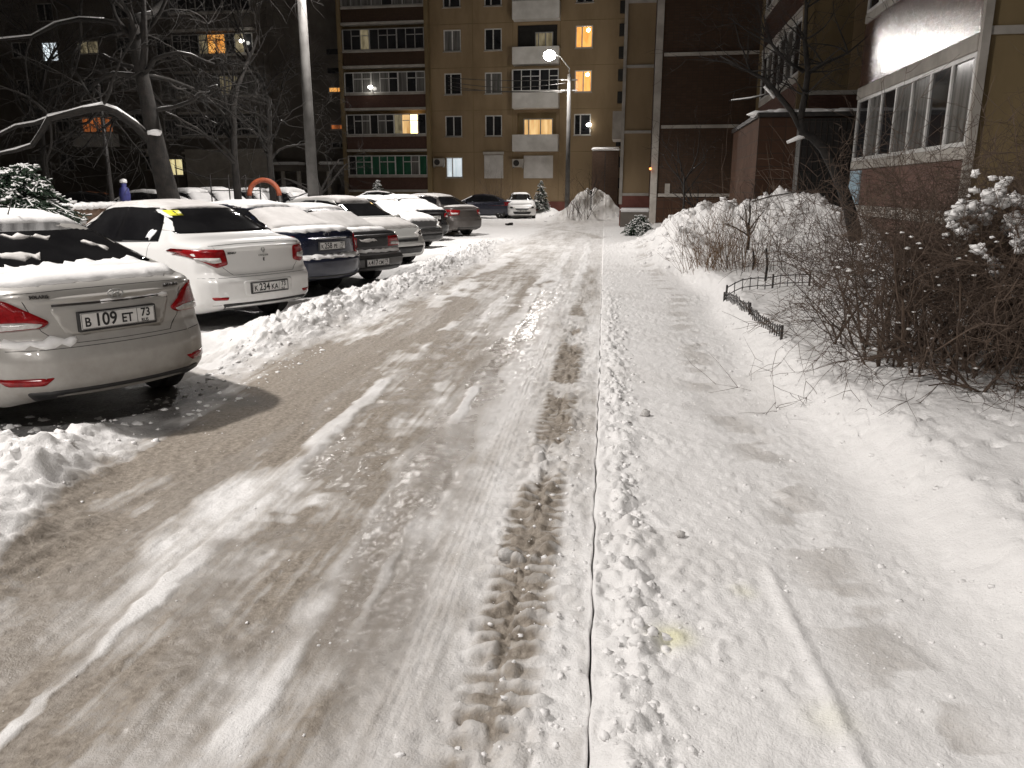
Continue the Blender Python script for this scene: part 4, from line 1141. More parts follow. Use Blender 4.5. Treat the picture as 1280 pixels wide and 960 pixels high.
def window(parent, x0, x1, z0, z1, y, pane='pane', mull=(.38,), fr='frame', sill=True, t=.07):
    """a framed window set in the opening at the wall plane y"""
    mb = MB(); yf, yb = y + .03, y + .10
    mb.box(x0, x0 + t, yf, yb, z0, z1); mb.box(x1 - t, x1, yf, yb, z0, z1)
    mb.box(x0 + t, x1 - t, yf, yb, z0, z0 + t); mb.box(x0 + t, x1 - t, yf, yb, z1 - t, z1)
    for k in mull:
        m = x0 + (x1 - x0) * k; mb.box(m - t * .55, m + t * .55, yf + .002, yb - .002, z0 + t, z1 - t)
    w = mb.build('window', M[fr], parent)
    mb = MB(); mb.box(x0 + t * .5, x1 - t * .5, yb - .03, yb + .02, z0 + t * .5, z1 - t * .5); mb.build('pane', M[pane], w)
    if sill:
        mb = MB(); mb.box(x0 - .05, x1 + .05, y - .10, y - .003, z0 - .05, z0 - .005); mb.build('sill', M['cream'], w)
    return w

def balcony(parent, x0, x1, zf, zp, zt, y, par, pane=None, n=8, proud=.25, panes=None, trim=True, fr='dull_frame', slab_mat='cream'):
    """parapet from zf to zp; glazing to zt when pane is given"""
    mb = MB(); mb.box(x0, x1, y - proud, y - .003, zf, zp)
    b = mb.build('balcony', M[par], parent)
    if trim:
        mb = MB()
        mb.box(x0 - .06, x1 + .06, y - proud - .06, y - .004, zf - .16, zf - .002); mb.box(x0 - .04, x1 + .04, y - proud - .05, y - .005, zp + .002, zp + .14)
        mb.build('balcony_trim', M[slab_mat], b)
    if pane:
        zb = zp + (.145 if trim else .002); mb = MB(); w = (x1 - x0) / n; tb = .05; yf = y - proud
        mb.box(x0, x1, yf, yf + .07, zb, zb + .06); mb.box(x0, x1, yf, yf + .07, zt - .06, zt)
        for i in range(n + 1):
            m = min(max(x0 + i * w, x0 + tb / 2), x1 - tb / 2); k = .5 if i % 3 else .9
            mb.box(m - tb * k, m + tb * k, yf + .002, yf + .068, zb + .06, zt - .06)
        zm = zb + (zt - zb) * .66
        for i in range(n):
            if (i * 7 + int(x0 * 3)) % 3 != 1: mb.box(x0 + i * w + tb, x0 + (i + 1) * w - tb, yf + .004, yf + .066, zm, zm + .05)
        g = mb.build('balcony_frame', M[fr], b)
        for i in range(n):
            pm = (panes or {}).get(i, pane)
            q = MB(); q.box(x0 + i * w + .01, x0 + (i + 1) * w - .01, yf + .03, yf + .045, zb + .03, zt - .03); q.build('balcony_pane', M[pm], b)
    return b

def far_block():
    FY = 56.0                                              # local y of the main front
    root = empty('apartment_building', (0, 0, 0), -GRID)
    tag(root, 'long multi storey apartment block across the far end, gold and brown with lit windows', 'apartment building')
    X = lambda px, py=150: loc_y(px, py, FY)[0]
    Z = lambda py, px=600: loc_y(px, py, FY)[1]
    FL = 2.80; z1 = Z(222)                                 # sill of the ground floor windows; storeys repeat
    TOP = 19.5
    xg0, xg1 = X(537), X(800)
    # ---- gold front
    holes, wins = [], []
    lit = {(567, 0): 'lit_white', (728, 2): 'lit_orange', (728, 3): 'lit_orange', (728, 1): 'pane', (617, 4): 'pane', (567, 4): 'pane'}
    for cx in (567, 617, 728):
        for k in range(6):
            if k == 0 and cx in (617, 728): continue
            a, b = X(cx - 10.5), X(cx + 10.5); c = z1 + k * FL; d = c + 1.40
            holes.append((a, b, c, d)); wins.append((a, b, c, d, lit.get((cx, k), 'pane_curtain' if (k * 2 + cx) % 3 == 0 else 'pane'), (.38,) if (k + cx) % 2 else (.5,)))
    # balcony recess openings behind the white parapets
    bx0, bx1 = X(645), X(697)
    for k in (1, 3):
        holes.append((bx0 + .1, bx1 - .1, z1 + k * FL - .85, z1 + k * FL + 1.55))
    wall = MB(); wall_holes(wall, xg0, xg1, .9, TOP, FY, holes, .2)
    wall.box(xg0, xg1, FY + .9, FY + 11, -.2, TOP - .01)
    wall.add([(xg0, FY, TOP), (xg1, FY, TOP), (xg1, FY + 11, TOP), (xg0, FY + 11, TOP)], [(0, 1, 2, 3)])
    wall.build('wall', M['gold'], root)
    for a, b, c, d, p, mu in wins: window(root, a, b, c, d, FY, p, mu)
    pl = MB(); pl.box(xg0, xg1, FY - .12, FY + .5, -.2, .897); pl.build('plinth', M['plinth'], root)
    sm = MB()
    for k in range(1, 6): sm.box(xg0, xg1, FY - .012, FY - .002, z1 + k * FL - 1.08, z1 + k * FL - 1.04)
    for px in (592, 641, 699): sm.box(X(px) - .02, X(px) + .02, FY - .0115, FY - .0025, .95, TOP - .1)
    sm.build('panel_joints', M['gold_dark'], root)
    # shutters
    for a, b, c, d in ((605, 629, 223, 194), (655, 692, 223, 195)):
        q = MB(); q.box(X(a), X(b), FY - .08, FY - .004, Z(c), Z(d)); q.build('shutter', M['white_panel'], root, bevel=.01)
    q = MB(); q.box(X(604), X(630), FY - .16, FY - .082, Z(193.5), Z(190)); q.build('shutter_box', M['cream'], root)
    # white balconies
    for k, glazed in ((1, 0), (2, 1), (3, 0), (4, 1)):
        zf = z1 + k * FL - 1.05; zp = zf + 1.08
        balcony(root, bx0 - .12, bx1 + .12, zf, zp, z1 + k * FL + 1.42, FY, 'white_panel', 'pane_curtain' if glazed == 1 and k == 4 else ('pane' if glazed else None), 5, .95, None, False, 'frame' if k == 2 else 'dull_frame')
        if not glazed:
            # the back of the loggia
            m = MB(); m.box(bx0 + .1, bx1 - .1, FY + .2, FY + .26, z1 + k * FL - .85, z1 + k * FL + 1.55); m.build('loggia_back', M['gold_dark' if k == 1 else 'slot_dark'], root)
            a, b = (X(654), X(691)) if k == 1 else (X(668), X(690))
            w = window(root, a, b, z1 + k * FL - .55 if k == 1 else z1 + k * FL, z1 + k * FL + (1.15 if k == 1 else 1.1), FY + .09, 'lit_warm' if k == 1 else 'lit_dim', (.18, .58), 'dull_frame', False)
    # lamps seen burning inside the orange rooms
    for k in (2, 3):
        q = MB(); q.blob((X(733), FY + .055, z1 + k * FL + 1.12), .11, k, (1, .35, 1), .03); q.build('room_lamp', M['bulb'], root, True)
    # bays of dark loggias at the right hand end
    for k in range(0, 6):
        q = MB(); q.box(X(771), X(781), FY - .5, FY - .005, z1 + k * FL - .75, z1 + k * FL - .05); q.box(X(771), X(781), FY - .5, FY - .005, z1 + k * FL + .65, z1 + k * FL + 1.35); q.build('stair_grille', M['slot_dark'], root)
    # ---- brown balcony stack
    xb0, xb1 = X(436), X(535)
    wb = MB(); wb.box(X(431), xg0 - .004, FY - .02, FY + 10.9, -.2, TOP - .03); wb.build('wall', M['gold_dark'], root)
    spec = {0: ('pane_green', 10, {0: 'pane', 8: 'pane_curtain'}), 1: ('pane', 10, {2: 'pane_curtain', 4: 'pane_curtain', 6: 'lit_dim', 7: 'lit_warm', 8: 'lit_bright'}), 2: ('pane_curtain', 9, {0: 'pane', 7: 'pane', 5: 'pane'}), 3: ('pane', 9, {2: 'lit_dim'}), 4: ('pane_curtain', 8, {4: 'pane'}), 5: ('pane', 8, {})}
    for k in range(6):
        zp = Z(187.5) + (k - 1) * FL - .0; zf = zp - .92
        zp = z1 + .02 + k * FL; zf = zp - .85
        p, n, pn = spec[k]
        balcony(root, xb0, xb1, zf, zp, zp + 1.52, FY - .02, 'redbrown' if k < 3 else 'brownpanel', p, n, .5, pn, True, 'frame' if k in (1, 2, 0) else 'dull_frame')
    pl = MB(); pl.box(X(431), xg0 - .006, FY - .1, FY - .022, -.2, 1.2); pl.build('plinth', M['plinth'], root)
    q = MB(); q.box(X(430.5), X(435), FY - .62, FY - .022, .9, TOP - .2); q.box(X(535.5), X(540), FY - .62, FY - .022, .9, TOP - .2); q.build('balcony_pier', M['gold_dark'], root)
    # ---- stair section, set back
    SY = FY + 1.2
    xs0, xs1 = X(333), X(430.5)
    hs = []
    for py in (105, 154, 178): hs.append((X(405), X(426), Z(py + 4), Z(py - 3)))
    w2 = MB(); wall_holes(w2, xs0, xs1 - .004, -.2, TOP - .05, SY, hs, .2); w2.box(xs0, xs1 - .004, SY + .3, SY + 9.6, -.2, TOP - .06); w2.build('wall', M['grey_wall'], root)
    for (a, b, c, d), p in zip(hs, ('lit_orange', 'lit_red', 'pane')): window(root, a, b, c, d, SY, p, (.5,), 'dull_frame', True, .05)
    # upper stair windows showing dark blue
    for py in (55, 80):
        q = MB(); q.box(X(405), X(426), SY - .03, SY - .004, Z(py + 4), Z(py - 3)); q.build('stair_window', M['pane'], root)
    # entrances
    for (a, b, dx0, dx1) in ((338, 372, 351, 366), (396, 434, 410, 428)):
        e = MB(); e.box(X(a), X(b), SY - 1.5, SY - .005, Z(213), Z(205)); c = e.build('entrance_canopy', M['grey_wall'], root)
        s = MB(); s.box(X(a) + .02, X(b) - .02, SY - 1.48, SY - .05, Z(205) + .003, Z(205) + .22); s.build('canopy_snow', M['snow_cap'], c, bevel=.08, seg=2)
        for px in (a + 10, b - 4):
            p = MB(); p.box(X(px), X(px) + .22, SY - 1.4, SY - 1.15, -.2, Z(213) - .003); p.build('canopy_post', M['cream'], c)
        d = MB(); d.box(X(dx0), X(dx1), SY - .08, SY - .006, -.2, 2.1); d = d.build('door', M['doorbrown'], root)
        h = MB(); h.box(X(dx1) - .25, X(dx1) - .2, SY - .14, SY - .083, .9, 1.15); h.build('handle', M['metal_grey'], d)
    # ---- left hand balcony stack
    xc0, xc1 = X(229), X(327)
    w3 = MB(); hc = []
    for k in range(6): hc.append((X(204), X(223), z1 + k * FL + (.2 if k == 0 else 0), z1 + k * FL + 1.45))
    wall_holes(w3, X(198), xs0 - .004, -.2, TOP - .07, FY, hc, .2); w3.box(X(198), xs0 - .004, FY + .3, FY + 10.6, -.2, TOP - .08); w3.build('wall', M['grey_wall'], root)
    for k, h in enumerate(hc): window(root, *h, FY, {0: 'lit_yellow'}.get(k, 'pane' if k % 2 else 'pane_curtain'), (.5,), 'dull_frame')
    sp = {1: ('pane', 9, {}), 2: ('pane_curtain', 9, {5: 'lit_dim', 6: 'lit_dim'}), 3: ('pane', 9, {3: 'lit_dim', 4: 'lit_orange', 5: 'lit_orange', 7: 'lit_dim'}), 4: ('pane', 9, {}), 5: ('pane', 9, {})}
    for k in range(1, 6):
        p, n, pn = sp[k]; zp = z1 + .05 + k * FL
        balcony(root, xc0, xc1, zp - .95, zp, zp + 1.5, FY, 'grey_wall', p, n, .5, pn, True, 'dull_frame')
    q = MB(); q.box(X(232), X(335) , FY - .55, FY - .004, 1.55, Z(184)); q.build('shop_panel', M['cream'], root)
    q = MB(); q.box(X(198), xs0 - .006, FY - .08, FY - .004, -.2, 1.5); q.build('plinth', M['plinth'], root)
    q = MB(); q.tube([(X(228), FY - .1, .2), (X(228), FY - .1, TOP)], .09, 8); q.build('drainpipe', M['metal_dark'], root)
    # ---- dark left end
    xl0 = X(-160)
    LY = FY + .8
    hl = []; lw = []
    def addw(a, b, c, d, p, mu=(.5,)):
        h = (loc_y(a, 100, LY)[0], loc_y(b, 100, LY)[0], loc_y(100, c, LY)[1], loc_y(100, d, LY)[1]); hl.append(h); lw.append((h, p, mu))
    addw(57, 77, 76, 51, 'lit_cold', (.5,)); addw(101, 128, 68, 51, 'lit_dim'); addw(170, 188, 213, 192, 'pane'); addw(150, 176, 160, 141, 'pane'); addw(95, 134, 166, 146, 'lit_red', (.25, .5, .75))
    for c in (20, -25): addw(57, 77, c + 5, c - 18, 'pane'); addw(150, 170, c + 5, c - 18, 'pane')
    addw(60, 80, 165, 145, 'pane'); addw(20, 40, 165, 145, 'pane'); addw(20, 40, 118, 98, 'pane'); addw(60, 80, 118, 98, 'pane_curtain'); addw(105, 128, 118, 98, 'pane'); addw(150, 170, 115, 95, 'pane_curtain'); addw(150, 170, 68, 48, 'pane'); addw(20, 40, 70, 50, 'pane'); addw(60, 80, 213, 192, 'pane'); addw(20, 40, 213, 192, 'pane_curtain')
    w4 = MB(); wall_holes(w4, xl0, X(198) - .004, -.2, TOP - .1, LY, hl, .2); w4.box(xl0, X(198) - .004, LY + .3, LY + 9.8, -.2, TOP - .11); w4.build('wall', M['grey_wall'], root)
    for h, p, mu in lw: window(root, *h, LY, p, mu, 'dull_frame')
    balcony(root, loc_y(90, 100, LY)[0], loc_y(140, 100, LY)[0], loc_y(100, 184, LY)[1], loc_y(100, 168, LY)[1], 0, LY, 'white_panel', None, 4, .8, None, False)
    # roof edge
    q = MB(); q.box(xl0 - .2, xg1 + .2, FY - .8, FY + 11.3, TOP + .002, TOP + .35); q.build('roof', M['cream'], root)
    # outdoor air conditioners and glowing blobs standing for lamp reflections in glass
    def aircon(px, py, lab, y=FY):
        x, z = loc_y(px, py, y); o = empty('air_conditioner', l2w(x, y - .004, z), -GRID); tag(o, lab, 'air conditioner', 'air conditioners on the far block')
        q = MB(); q.box(-.40, .40, -.36, -.06, -.28, .28); q.build('case', M['cream'], o, bevel=.03)
        q = MB(); q.lathe([(.21, -.375), (.21, -.362)], 20, (-.1, 0, 0), 'y'); q.build('fan_grille', M['metal_dark'], o)
        q = MB(); q.box(-.35, -.3, -.4, -.002, -.34, -.285); q.box(.3, .35, -.4, -.002, -.34, -.285); q.build('bracket', M['metal_grey'], o)
    aircon(549.5, 203, 'cream air conditioner beside the white lit ground floor window'); aircon(648, 204, 'air conditioner beside the wide white shutter', FY); aircon(185, 191, 'air conditioner on the dark wall above a dark window', LY)
    def lamp(px, py, lab, y):  # emissive blob in place of a lamp reflected in the glass
        x, z = loc_y(px, py, y); o = empty('lamp_reflection', l2w(x, y, z), -GRID); tag(o, lab, 'lamp reflection', 'lamp reflections on the far block')
        q = MB(); q.blob((0, 0, 0), .15, 3, (1.25, .7, .8), .05); q.build('lamp_glow', M['reflection_glow'], o, True)
        q = MB(); q.tube([(.05, 0, -.10), (.16, .05, -.34), (.16, .3, -.42)], .025, 6); q.build('bracket', M['metal_grey'], o)  # arm added to carry the reflection blob
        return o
    lamp(463, 109, 'small white glow standing for a lamp reflected in the brown balcony stack', FY - .9); lamp(302, 51, 'small white glow standing for a lamp reflected in the dark left balconies', FY - .9); lamp(736, 156, 'small glow standing for a lamp reflected in the window beside the tall street lamp', FY - .25)
    # utility box before the block
    bx = at(756, 220, 52)
    o = empty('entrance_box', (bx.x, bx.y, 0), -GRID); tag(o, 'tall dark brown tiled entrance box with snow on top beside the gold corner', 'entrance box')
    q = MB(); q.box(-.85, .85, 0, 1.6, -.2, 4.15); q.build('box_wall', M['brownpanel'], o)
    q = MB(); q.box(-.02, .02, -.012, -.002, .2, 4.0); q.build('door_gap', M['metal_dark'], o)
    q = MB(); q.box(-.92, .92, -.1, 1.65, 4.153, 4.36); q.build('box_snow', M['snow_cap'], o, bevel=.09, seg=3)

M['reflection_glow'] = glow('lamp_reflection_glow', (1.0, .96, .88), 14)  # emission that imitates lamps mirrored in the facade glass
M['lamp_white'] = glow('street_lamp_glass', (1.0, .96, .88), 60)

def right_block():
    root = empty('stepped_apartment_building', (0, 0, 0), -GRID)
    tag(root, 'stepped apartment block on the right with glazed bays, gold walls and brown tiles', 'apartment building')
    TOP = 15.0
    # --- nearest mass: bay face at local x = bx, its gold end wall at local y = n
    p = at(1211, 200, 12.6); bx, n = w2l(p)
    Yb = lambda px, py=150: loc_x(px, py, bx)[0]
    Zb = lambda px, py: loc_x(px, py, bx)[1]
    f = Yb(1068, 200)
    zs0 = Zb(1198, 190); zg0, zg1 = Zb(1200, 184), Zb(1222, 66)
    bot = zg0 - .21
    z2 = Zb(1079, 36)                                              # next storey's trim
    m = MB(); m.box(bx + .02, bx + 16, n, f + .0, -.2, TOP); m.build('wall', M['gold_dark'], root)
    q = MB(); q.box(bx + .052, bx + 16, n - .03, n - .003, 3.93, 4.05); q.box(bx + .052, bx + 16, n - .03, n - .003, 6.75, 6.87); q.build('wall_band', M['cream'], root)
    q = MB(); q.box(bx - .07, bx + .05, n - .055, n + .05, -.2, TOP - .1); q.build('corner_trim', M['cream'], root)
    q = MB(); q.box(bx - .05, bx + .017, n + .053, f - .002, Zb(1075, 256), bot - .003); q.build('bay_parapet', M['bay_brick'], root)
    q = MB(); q.box(bx - .03, bx + .015, n + .053, f - .004, -.2, Zb(1075, 256) - .003); q.build('plinth', M['bay_brick'], root)
    q = MB(); q.box(bx - .09, bx + .016, n + .053, f - .006, Zb(1075, 256) - .22, Zb(1075, 256) - .01)
    q.build('plinth_band', M['cream'], root)
    def glazing(z0, z1, y0, y1, x, names, thick=.06, nn=7):
        q = MB(); L = y1 - y0
        q.box(x - .06, x + .018, y0, y1, z0 - .20, z0 - .002); b = q.build('bay_sill', M['cream'], root, bevel=.012)
        q = MB(); q.box(x - .045, x + .016, y0 + .004, y1 - .004, z0, z0 + .07); q.box(x - .045, x + .016, y0 + .004, y1 - .004, z1 - .07, z1)
        for i in range(nn + 1):
            y = min(max(y0 + L * i / nn, y0 + .045), y1 - .045); q.box(x - .043, x + .014, y - .04, y + .04, z0 + .07, z1 - .07)
        fr = q.build('bay_window_frame', M['frame'], root)
        for i in range(nn):
            q = MB(); q.box(x - .012, x + .012, y0 + L * i / nn + .03, y0 + L * (i + 1) / nn - .03, z0 + .06, z1 - .06); q.build('bay_pane', M[names[i % len(names)]], fr)
        q = MB(); q.box(x - .075, x + .0155, y0, y1, z1 + .002, z1 + .26); q.build('bay_lintel', M['cream'], root, bevel=.012)
    glazing(zg0, zg1, n + .055, f - .006, bx - .02, ['pane_curtain', 'pane', 'pane_curtain', 'pane_curtain', 'pane', 'pane_curtain', 'pane'])
    q = MB(); q.box(bx - .06, bx + .0165, n + .053, f - .008, zg1 + .265, z2 - .004); q.build('tile_band', M['redbrown'], root)
    glazing(z2 + .22, z2 + 1.75, n + .055, f - .006, bx - .02, ['pane', 'pane_curtain'])
    q = MB(); q.box(bx - .06, bx + .0165, n + .053, f - .008, z2 + 2.02, z2 + 3.0); q.build('tile_band', M['redbrown'], root)
    # sign boards by the entrance at the bay's far end
    q = MB(); q.box(bx - .095, bx - .052, f - .95, f - .10, Zb(1075, 256) + .02, bot - .02); o = q.build('notice_board', M['blue_board']); o.rotation_euler.z = -GRID; tag(o, 'pale blue board on the tiled wall below the glazed bay', 'board')
    # --- second mass
    p2 = at(1004, 60, 22.6); b2, n2 = w2l(p2)
    Z2 = lambda px, py: loc_x(px, py, b2)[1]
    f2 = loc_x(956, 60, b2)[0]
    m = MB(); m.box(b2 + .02, b2 + 14, n2, n2 + 14, -.2, TOP); m.build('wall', M['gold_dark'], root)
    q = MB(); q.box(b2 + .25, b2 + 12, n2 - .06, n2 - .003, 3.75, 4.18); q.build('tile_band', M['redbrown'], root)
    q = MB(); q.box(b2 + .25, b2 + 12, n2 - .09, n2 - .004, 4.19, 4.30); q.box(b2 + .25, b2 + 12, n2 - .09, n2 - .004, 6.95, 7.1); q.build('wall_band', M['cream'], root)
    q = MB(); q.box(b2 + 1.25, b2 + 1.75, n2 - .05, n2 - .0045, 4.305, 6.94); q.build('wall_strip', M['gold'], root)
    q = MB(); q.box(b2 - .07, b2 + .2, n2 - .055, n2 + .06, 3.6, TOP - .1); q.build('corner_trim', M['gold_dark'], root)
    zz0, zz1 = Z2(1000, 92), Z2(1002, 24)
    glazing(zz0, zz1, n2 + .065, f2, b2 - .02, ['pane', 'pane_curtain', 'pane'], nn=6)
    q = MB(); q.box(b2 - .05, b2 + .0165, n2 + .065, f2, 3.6, zz0 - .205); q.build('bay_parapet', M['bay_brick'], root)
    q = MB(); q.box(b2 - .06, b2 + .0165, n2 + .065, f2, zz1 + .265, zz1 + 1.3); q.build('tile_band', M['redbrown'], root)
    glazing(zz1 + 1.52, zz1 + 3.0, n2 + .065, f2, b2 - .02, ['pane', 'pane_curtain', 'pane'], nn=6)
    # --- entrance porch with a tiled front and a dark panel with a grid of bars
    pc = at(993, 220, 20.2); _, cy = w2l(pc)
    cx = loc_y(944, 220, cy)[0]; cm = loc_y(994, 220, cy)[0]; pxr = loc_y(1062, 230, cy)[0]; pf = n2 + 3
    q = MB(); q.box(cx, pxr, cy, pf, -.2, 3.42); q.build('porch', M['porchtile'], root)
    q = MB(); q.box(cm - .05, cm + .04, cy - .09, cy - .003, -.2, 3.40); q.build('porch_pipe', M['metal_grey'], root)
    q = MB(); q.box(cm + .06, pxr + .02, cy - .05, cy - .004, -.2, 3.38); g = q.build('porch_dark_panel', M['slot_dark'], root)
    q = MB()
    for k in range(9): q.box(cm + .06 + k * (pxr - cm - .08) / 8.5, cm + .075 + k * (pxr - cm - .08) / 8.5, cy - .075, cy - .053, -.2, 3.36)
    for k in range(12): q.box(cm + .06, pxr + .01, cy - .07, cy - .055, .1 + k * .29, .115 + k * .29)
    q.build('panel_bars', M['doorbrown'], g)
    q = MB(); q.box(cx - .05, pxr + .1, cy - .10, pf + .1, 3.424, 3.53); pr = q.build('porch_roof', M['metal_dark'], root)
    q = MB()
    for i in range(9): q.blob((cx + .1 + i * (pxr - cx) / 8.5, cy + .45 + .1 * (i % 3), 3.54), .30 + .1 * (i * 7 % 3), i, (1.1, 1.2, .26), .25)
    q.build('porch_snow', M['snow_cap'], pr, True)
    # pale wall and awning between porch and bay
    ax0, az = loc_y(1035, 170, cy + .6)
    q = MB(); q.box(pxr + .02, bx + 3, cy + 1.9, cy + 2.1, -.2, 3.3); q.build('entrance_wall', M['cream'], root)
    q = MB(); q.add([(pxr - .7, cy + .3, 3.05), (bx + 1.7, cy + .3, 3.05), (bx + 1.7, cy + 1.85, 3.75), (pxr - .7, cy + 1.85, 3.75), (pxr - .7, cy + .3, 2.98), (bx + 1.7, cy + .3, 2.98), (bx + 1.7, cy + 1.85, 3.68), (pxr - .7, cy + 1.85, 3.68)], [(0, 1, 2, 3), (7, 6, 5, 4), (0, 4, 5, 1), (1, 5, 6, 2), (2, 6, 7, 3), (3, 7, 4, 0)]); aw = q.build('awning', M['awning'], root)
    q = MB(); q.box(pxr - .7, bx + 1.7, cy + .24, cy + .297, 2.75, 3.06); q.build('awning_fascia', M['plinth'], aw)
    q = MB(); q.box(pxr + .03, bx - .12, cy + .2, cy + .5, -.2, 1.75); q.build('porch_side_wall', M['porchtile'], root)
    # --- third mass: brown tiled wall that faces us
    p3 = at(885, 200, 31.5); _, n3 = w2l(p3)
    a3 = loc_y(820, 60, n3)[0]
    m = MB(); zp3 = loc_y(885, 247, n3)[1]; m.box(a3, b2 + 8, n3, n3 + 10, zp3 + .003, TOP - .02); m.build('wall', M['brownpanel'], root)
    m = MB(); m.box(a3, b2 + 8, n3 - .06, n3 + .3, -.2, zp3); m.build('plinth', M['porchtile'], root)
    for py in (244, 158, 67, -24):
        z = loc_y(885, py, n3)[1]; q = MB(); q.box(a3 + .32, b2 + .6, n3 - .07, n3 - .003, z - .06, z + .06); q.build('wall_band', M['cream'], root)
    q = MB(); q.box(a3 + .0, a3 + .26, n3 - .09, n3 - .003, -.1, TOP - .1); q.build('corner_trim', M['cream'], root)
    q = MB(); z = loc_y(828, 236, n3)[1]; q.box(loc_y(822, 236, n3)[0] + .28, loc_y(834, 236, n3)[0] + .1, n3 - .03, n3 - .004, z - .2, z + .2); o = q.build('paper_notice', M['cream']); o.rotation_euler.z = -GRID; tag(o, 'small pale paper notice low on the brown tiled wall', 'notice')
    # --- fourth mass: gold wall
    n4 = n3 + 4.0
    a4 = loc_y(779, 120, n4)[0]; a5 = loc_y(830, 120, n4)[0]
    m = MB(); zp4 = loc_y(800, 245, n4)[1]; m.box(a4, a5 + 3, n4, n4 + 8, zp4 + .003, TOP - .04); m.build('wall', M['gold'], root)
    m = MB(); m.box(a4, a5 + 3, n4 - .06, n4 + .3, -.2, zp4); m.build('plinth', M['plinth'], root)
    for py in (243, 165, 83, 2):
        z = loc_y(800, py, n4)[1]; q = MB(); q.box(a4, a5, n4 - .07, n4 - .003, z - .06, z + .06); q.build('wall_band', M['cream'], root)
    q = MB(); q.box(a4 - .04, a4 + .1, n4 - .09, n4 - .0035, 1.05, TOP - .1); q.build('corner_trim', M['cream'], root)
    q = MB(); q.box(a4 - .45, a4 - .01, n4 + .5, n4 + 2.6, 3.9, 5.1); q.build('balcony', M['cream'], root)
    q = MB(); q.box(loc_y(776, 258, n4 - 1)[0], loc_y(812, 258, n4 - 1)[0], n4 - 1.6, n4 - .1, -.2, .75); st = q.build('entrance_step', M['grey_wall'], root)
    q = MB(); q.box(loc_y(776, 258, n4 - 1)[0] - .03, loc_y(812, 258, n4 - 1)[0] + .02, n4 - 1.65, n4 - .1, .753, .90); q.build('step_snow', M['snow_cap'], st, bevel=.06, seg=2)
    # roof slabs
    q = MB(); q.box(bx - .2, bx + 16.2, n - .2, f + .2, TOP + .003, TOP + .3); q.build('roof', M['cream'], root)
    # red signal light on the pipe
    x, z = loc_y(813, 211, n3 - .2); q = MB(); q.blob(l2w(x, n3 - .22, z), .045, 1, (1, 1, 1), .02); o = q.build('signal_light', glow('orange_signal', (1, .25, .06), 6), None, True); tag(o, 'tiny orange light on the pale corner trim of the brown wall', 'signal light')
# ================================================================== LAMPS, TREES, BUSHES, SMALL THINGS
def lamp_light(loc, power, name='lamp_light', r=.14, spot=None, color=(1, .93, .83), aim=None, blend=.6):
    l = bpy.data.lights.new(name, 'SPOT' if spot else 'POINT'); l.energy = power; l.color = color; l.shadow_soft_size = r
    if spot: l.spot_size = R(spot); l.spot_blend = blend
    o = bpy.data.objects.new(name, l); COL.objects.link(o); o.location = loc
    if aim is not None: o.rotation_euler = (Vector(aim) - Vector(loc)).to_track_quat('-Z', 'Y').to_euler()
    return o

def lamp_head(parent, p, d, lit=True):
    """street lamp head at p (local), pointing along d"""
    d = Vector(d).normalized(); a = math.atan2(d.y, d.x)
    mb = MB(); mb.lathe([(.02, -.30), (.09, -.26), (.12, -.05), (.11, .22), (.05, .30)], 14, axis='x')
    h = mb.build('lamp_head', M['metal_grey'], parent, True); h.location = p; h.rotation_euler = (0, R(-12), a); h.scale = (1, 1, .6)
    g = MB(); g.blob((.02, 0, -.09), 1, 4, (.22, .10, .085), .02); g.build('lamp_glow', M['lamp_white'], h, True)
    return h

